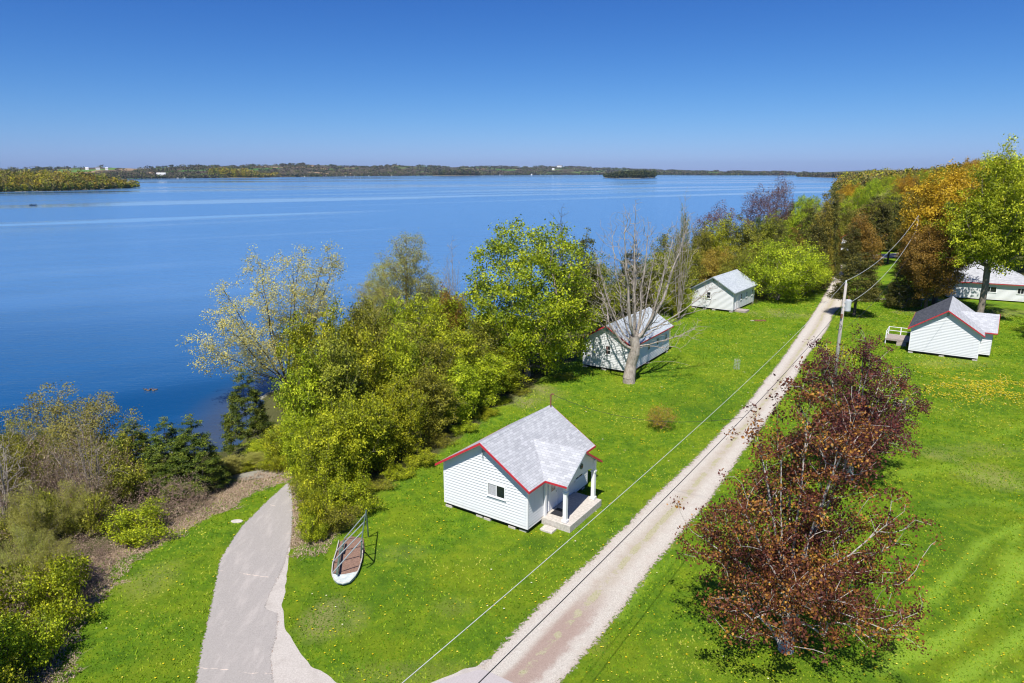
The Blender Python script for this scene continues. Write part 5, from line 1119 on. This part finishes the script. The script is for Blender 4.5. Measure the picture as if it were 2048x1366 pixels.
fs = [(i * 5 + j, i * 5 + j + 1, i * 5 + 5 + j + 1, i * 5 + 5 + j) for i in range(4) for j in range(4)] + [(20, 21, 22, 23, 24)]
dk_ = m_plain('dark_hull', (.02, .03, .045), .5); m.poly(vs, fs, dk_); m.poly([(x, s * h_ * .9, .18) for x, h_, z in sec for s in (-1, 1)], [(2 * i, 2 * i + 1, 2 * i + 3, 2 * i + 2) for i in range(4)], M['greytrim']); m.build('hull', t)
for x in (-.7, .9): m = MB(); m.box((x - .15, -.7, .38), (x + .15, .7, .43), M['metal']); m.build('seat', t)
m = MB(); m.box((2.1, -.15, .3), (2.45, .15, 1.0), M['wire']); m.box((2.25, -.05, -.4), (2.35, .05, .3), M['wire']); m.build('outboard_motor', t)
def onboat(x, y): a = math.radians(8); return (bx_ + x * math.cos(a) - y * math.sin(a), by_ + x * math.sin(a) + y * math.cos(a), WZ)
person('person in dark clothes seated at the front of the fishing boat', onboat(-.75, 0), 1, dk_, math.radians(-82))
person('person in dark clothes seated at the back of the fishing boat', onboat(.85, 0), 1, M['bluep'], math.radians(-82))
bx_, by_ = G(1243, 370.5, WZ)
t = thing('motor_boat', 'tiny white motor boat leaving a wake in front of the island', 'boat', (bx_, by_, WZ), math.radians(185)); m = MB(); vs = []
for x, h_, z in sec: vs += [(x * 1.2, -h_ * 1.2, z + .2), (x * 1.2, -h_ * .7, -.15), (x * 1.2, 0, -.25), (x * 1.2, h_ * .7, -.15), (x * 1.2, h_ * 1.2, z + .2)]
m.poly(vs, fs, M['boatw']); m.build('hull', t); m = MB(); m.prism([(-.9, -.6, .7), (-.4, -.6, 1.35), (-.3, -.6, 1.35), (-.6, -.6, .7)], (0, 1.2, 0), M['glass']); m.build('windscreen', t)
q = N('foam'); n = q.noise(q.pos(), .6, 5, .8); foam = q.done(q.n('MixShader', {0: q.step(n, .42, .6), 1: q.n('BsdfTransparent').outputs[0], 2: q.bsdf((.75, .8, .85), .9)}).outputs[0])
wk = [G(a, b, WZ) for a, b in ((1240, 370.6), (1215, 372), (1180, 373.2))]; m = MB(); vs = []
for k, (x, y) in enumerate(wk): vs += [(x, y - 1.2 - k * 3, WZ + .03), (x, y + 1.2 + k * 3, WZ + .03)]
m.poly(vs, [(0, 2, 3, 1), (2, 4, 5, 3)], foam); tag(m.build('boat_wake'), kind='stuff')
duckm = m_plain('duck_brown', (.16, .12, .09), .8)
for k in range(5):
    x, y = G(291 + k * 5.2, 780 + (k % 2) * 1.6, WZ); m = MB()
    m.tube([(-.25, 0, .12), (-.15, 0, .06), (0, 0, .06), (.14, 0, .08), (.2, 0, .1)], [.02, .09, .12, .09, .03], duckm, 8); m.tube([(.12, 0, .08), (.19, 0, .2), (.2, 0, .28)], [.05, .035, .03], duckm, 7); m.tube([(.17, 0, .29), (.22, 0, .30), (.27, 0, .29), (.34, 0, .275)], [.04, .05, .035, .012], duckm, 7)
    o = m.build('duck', smooth_=True, loc=(x, y, WZ)); o.rotation_euler = (0, 0, R.random() * 6); o.scale = (.85,) * 3; tag(o, 'brown duck swimming in the loose line off the shore above the pines', 'duck', 'ducks in a line off the shore')
# buildings on the far shore
fw = m_plain('far_white', (.8, .8, .78), .7); fr2 = m_plain('far_roof', (.25, .25, .27), .8)
def far_house(px, py, d, L, W_, Hh, label, grp=None):
    x, y = G(px, 500, WZ); s = d / math.hypot(x, y); x, y = x * s, y * s; dep = y * math.cos(TH); z = H - (py - 343.0) / F * d
    t = thing('farm_building', label, 'building', (x, y, z), -math.atan2(x, y) + R.normal() * .25, grp); m = MB(); m.prism([(-L / 2, -W_ / 2, -6), (-L / 2, W_ / 2, -6), (-L / 2, W_ / 2, Hh), (-L / 2, 0, Hh * 1.5), (-L / 2, -W_ / 2, Hh)], (L, 0, 0), fw); m.build('wall', t)
    m = MB()
    for s_ in (-1, 1): m.prism([(-L / 2 - .5, 0, Hh * 1.5 + .3), (-L / 2 - .5, s_ * (W_ / 2 + .6), Hh + .1), (-L / 2 - .5, s_ * (W_ / 2 + .6), Hh + .5), (-L / 2 - .5, 0, Hh * 1.5 + .8)], (L + 1, 0, 0), fr2 if R.random() < .4 else fw)
    m.build('roof', t)
far_house(341, 349.0, 2880, 30, 12, 5, 'large white barn just above the far shore on the left')
far_house(198, 338.2, 3500, 12, 8, 3, 'left one of the three white buildings on the hill behind the wooded point')
far_house(219, 337.9, 3500, 15, 8, 3, 'middle one of the three white buildings on the hill behind the wooded point')
far_house(236, 338.6, 3500, 11, 8, 3, 'right one of the three white buildings on the hill behind the wooded point')
far_house(1116, 334.2, 6800, 46, 16, 9, 'white farm building on the green hilltop at the centre of the far shore')
far_house(1104, 339.0, 6100, 20, 12, 6, 'white house below the hilltop farm at the centre of the far shore')
for px in (372, 385, 400, 620, 640, 655, 662, 684, 700, 716, 730, 745, 765, 790, 835, 1000, 1030, 1062, 1080, 1130):
    wl = float(interp(px, WL)); x, y = G(px, wl, WZ); d = math.hypot(x, y); far_house(px, wl - 1.6, d * 1.01, d * .0022, d * .0014, d * .0006, 'tiny white lakeside house on the far shore', 'tiny houses along the far shore')

# ------------------------------------------------------------------ grass, dandelions, litter
def scatter(n, x0, x1, y0, y1, rng):
    # denser near the camera
    y = y0 + (y1 - y0) * rng.random(n) ** 1.7; x = x0 + (x1 - x0) * rng.random(n); P = np.stack([x, y], 1); return P[np.abs(x) < y * .80 + 2]
HOUSES = [((-4.1, 38.35), 6, 7.1, -34), ((7.5, 69.3), 5.3, 10.8, -33), ((45.1, 75.1), 7.6, 10, -34), ((27.2, 101.5), 6.2, 9.4, -37)]
ROADP = [list(map(tuple, RL)) + list(map(tuple, RR))[::-1]]; PATHP = Gs(OUT) + Gs([(1080, 1385), (1140, 1600), (300, 1600)]) + PL[::1]
def keepmask(P):
    k = ~inside(P, ROADP[0]) & ~inside(P, PATHP) & ~inside(P, PL + PR[::-1])
    for O_, w_, l_, r_ in HOUSES:
        a = math.radians(r_); d = P - A(O_); lx = d[:, 0] * math.cos(a) + d[:, 1] * math.sin(a); ly = -d[:, 0] * math.sin(a) + d[:, 1] * math.cos(a); k &= ~((lx > -.05) & (lx < w_ + .05) & (ly > -.05) & (ly < l_ + .05))
    return k
rgr = g_(55); P = scatter(420000, -32, 72, 17, 108, rgr); P = P[keepmask(P)]; P = P[~(inside(P, BRUSH) & (segdist(P, BANK) > 1.0))]
n = len(P); z = height(P[:, 0], P[:, 1]); a = rgr.random(n) * 6.283; hgt = (.045 + .05 * rgr.random(n)) * (1 + .5 * P[:, 1] / 60); lush_n = fbm(P[:, 0] / 2.2, P[:, 1] / 2.2, 8, 3); hgt *= (.6 + .9 * lush_n) * .75; wd_ = .022 * (1 + P[:, 1] / 45)
ln = rgr.normal(size=(n, 2)) * hgt[:, None] * .6; ca, sa = np.cos(a) * wd_, np.sin(a) * wd_
V = np.stack([np.c_[P[:, 0] - ca, P[:, 1] - sa, z], np.c_[P[:, 0] + ca, P[:, 1] + sa, z], np.c_[P + ln, z + hgt]], 1).reshape(-1, 3)
patch = fbm(P[:, 0] / 3.5 + 7, P[:, 1] / 3.5, 21, 4)
q = N('grass_blade'); c = q.ramp(q.attr('rnd'), [(0, (.042, .13, .003)), (.35, (.13, .265, .007)), (.65, (.28, .385, .012)), (1, (.54, .52, .10))]); gb_ = q.done(q.n('MixShader', {0: .25, 1: q.bsdf(c, .7, spec=.15), 2: q.n('BsdfTranslucent', {'Color': c}).outputs[0]}).outputs[0])
me = mesh_np('grass', V, np.arange(n * 3).reshape(n, 3), gb_, {'rnd': ('FACE', np.clip(rgr.random(n) * .55 + (patch - .2) * .75, 0, 1))}); tag(obj('grass', me), kind='stuff')
def discs(name, P, r, zoff, mat, k=6, rnd=None, tilt=.0):
    n = len(P); z = height(P[:, 0], P[:, 1]) + zoff; th = np.arange(k) * 6.283 / k; rr_ = (r * (.7 + .6 * rgr.random(n)))[:, None]; tx, ty = rgr.normal(size=(2, n, 1)) * tilt
    dx, dy = np.cos(th)[None] * rr_, np.sin(th)[None] * rr_ * .9
    V = np.stack([P[:, :1] + dx, P[:, 1:] + dy, z[:, None] + dx * tx + dy * ty], -1).reshape(-1, 3); me = mesh_np(name, V, np.arange(n * k).reshape(n, k), mat, {'rnd': ('FACE', rgr.random(n))}); return tag(obj(name, me), kind='stuff')
P = scatter(27000, -24, 70, 22, 115, rgr); P = P[keepmask(P) & ~inside(P, BRUSH)]
den = fbm(P[:, 0] / 4, P[:, 1] / 4, 61, 4) ** 2 * 1.3; den2 = fbm(P[:, 0] / 1.1, P[:, 1] / 1.1, 62, 3)
def near(px, py, rx, ry, a): x, y = G(px, py); return a * np.exp(-((P[:, 0] - x) / rx) ** 2 - ((P[:, 1] - y) / ry) ** 2)
den += near(1180, 1170, 3, 3, .6) + near(1300, 900, 6, 7, .35) + near(1680, 700, 2.5, 3.5, 1.2) + near(1450, 700, 7, 9, .3) + near(1000, 1150, 3, 2.5, .3) + near(1480, 1330, 2, 2, .4)
den *= np.where((P[:, 0] < -13) , .45, .85); keep = rgr.random(len(P)) < np.clip(den * (den2 * 2 - .45), 0, .9); Pa = P[keep]
cx, cy = G(1990, 775); n = 5200; c_ = np.stack([cx + rgr.normal(size=n) * 5.5, cy + rgr.normal(size=n) * 3.2], 1); c_ = c_[fbm(c_[:, 0] / 1.3, c_[:, 1] / 1.3, 66, 3) > .47]
cx, cy = G(1680, 705); c2 = np.stack([cx + rgr.normal(size=420) * 1.3, cy + rgr.normal(size=420) * 2.2], 1)
Pa = np.concatenate([Pa, c_, c2]); Pa = Pa[keepmask(Pa)]
q = N('dandelion'); dm = q.done(q.bsdf(q.ramp(q.attr('rnd'), [(0, (.62, .42, .01)), (.6, (.72, .56, .02)), (.92, (.75, .66, .1)), (1, (.7, .7, .6))]), .8, spec=.1))
discs('dandelions', Pa, .020 + .0006 * Pa[:, 1], .075, dm); print('dandelions', len(Pa))
# dead leaves and dry stalks on the bank edge
P = np.stack([-26 + 16 * rgr.random(60000), 22 + 24 * rgr.random(60000)], 1); sd = np.where(inside(P, BRUSH), 1, -1) * segdist(P, BANK) + (fbm(P[:, 0], P[:, 1], 71, 3) - .5) * 2.5
P = P[(sd > -.6) & (sd < 2.6) & ~inside(P, PL + PR[::-1]) & (rgr.random(len(P)) < .75)]
discs('leaf_litter', P, np.full(len(P), .03), .04, M['leaf_dead'], 4, tilt=.7)
rows_ = P[rgr.random(len(P)) < .6]; n = len(rows_); z = height(rows_[:, 0], rows_[:, 1]); a = rgr.random(n) * 6.283; hh = .08 + .3 * rgr.random(n); ln = rgr.normal(size=(n, 2)) * .25
V = np.stack([np.c_[rows_[:, 0] - np.cos(a) * .012, rows_[:, 1] - np.sin(a) * .012, z], np.c_[rows_[:, 0] + np.cos(a) * .012, rows_[:, 1] + np.sin(a) * .012, z], np.c_[rows_ + ln, z + hh]], 1).reshape(-1, 3)
tag(obj('dry_grass', mesh_np('dry_grass', V, np.arange(n * 3).reshape(n, 3), M['leaf_dead'], {'rnd': ('FACE', rgr.random(n) * .5 + .5)})), kind='stuff')

# ------------------------------------------------------------------ the air over the lake
HAZE = 3.0e-5
if HAZE:
    m = MB(); hm = bpy.data.materials.new('haze_air'); hm.use_nodes = True; hm.node_tree.nodes.clear(); vo = hm.node_tree.nodes.new('ShaderNodeVolumePrincipled'); vo.inputs['Color'].default_value = (.52, .74, 1, 1); vo.inputs['Density'].default_value = HAZE; vo.inputs['Anisotropy'].default_value = .2
    oo = hm.node_tree.nodes.new('ShaderNodeOutputMaterial'); hm.node_tree.links.new(vo.outputs[0], oo.inputs['Volume'])
    m.box((-13000, -3100, -14), (13500, 14000, 190), hm); o = m.build('haze'); tag(o, kind='stuff')
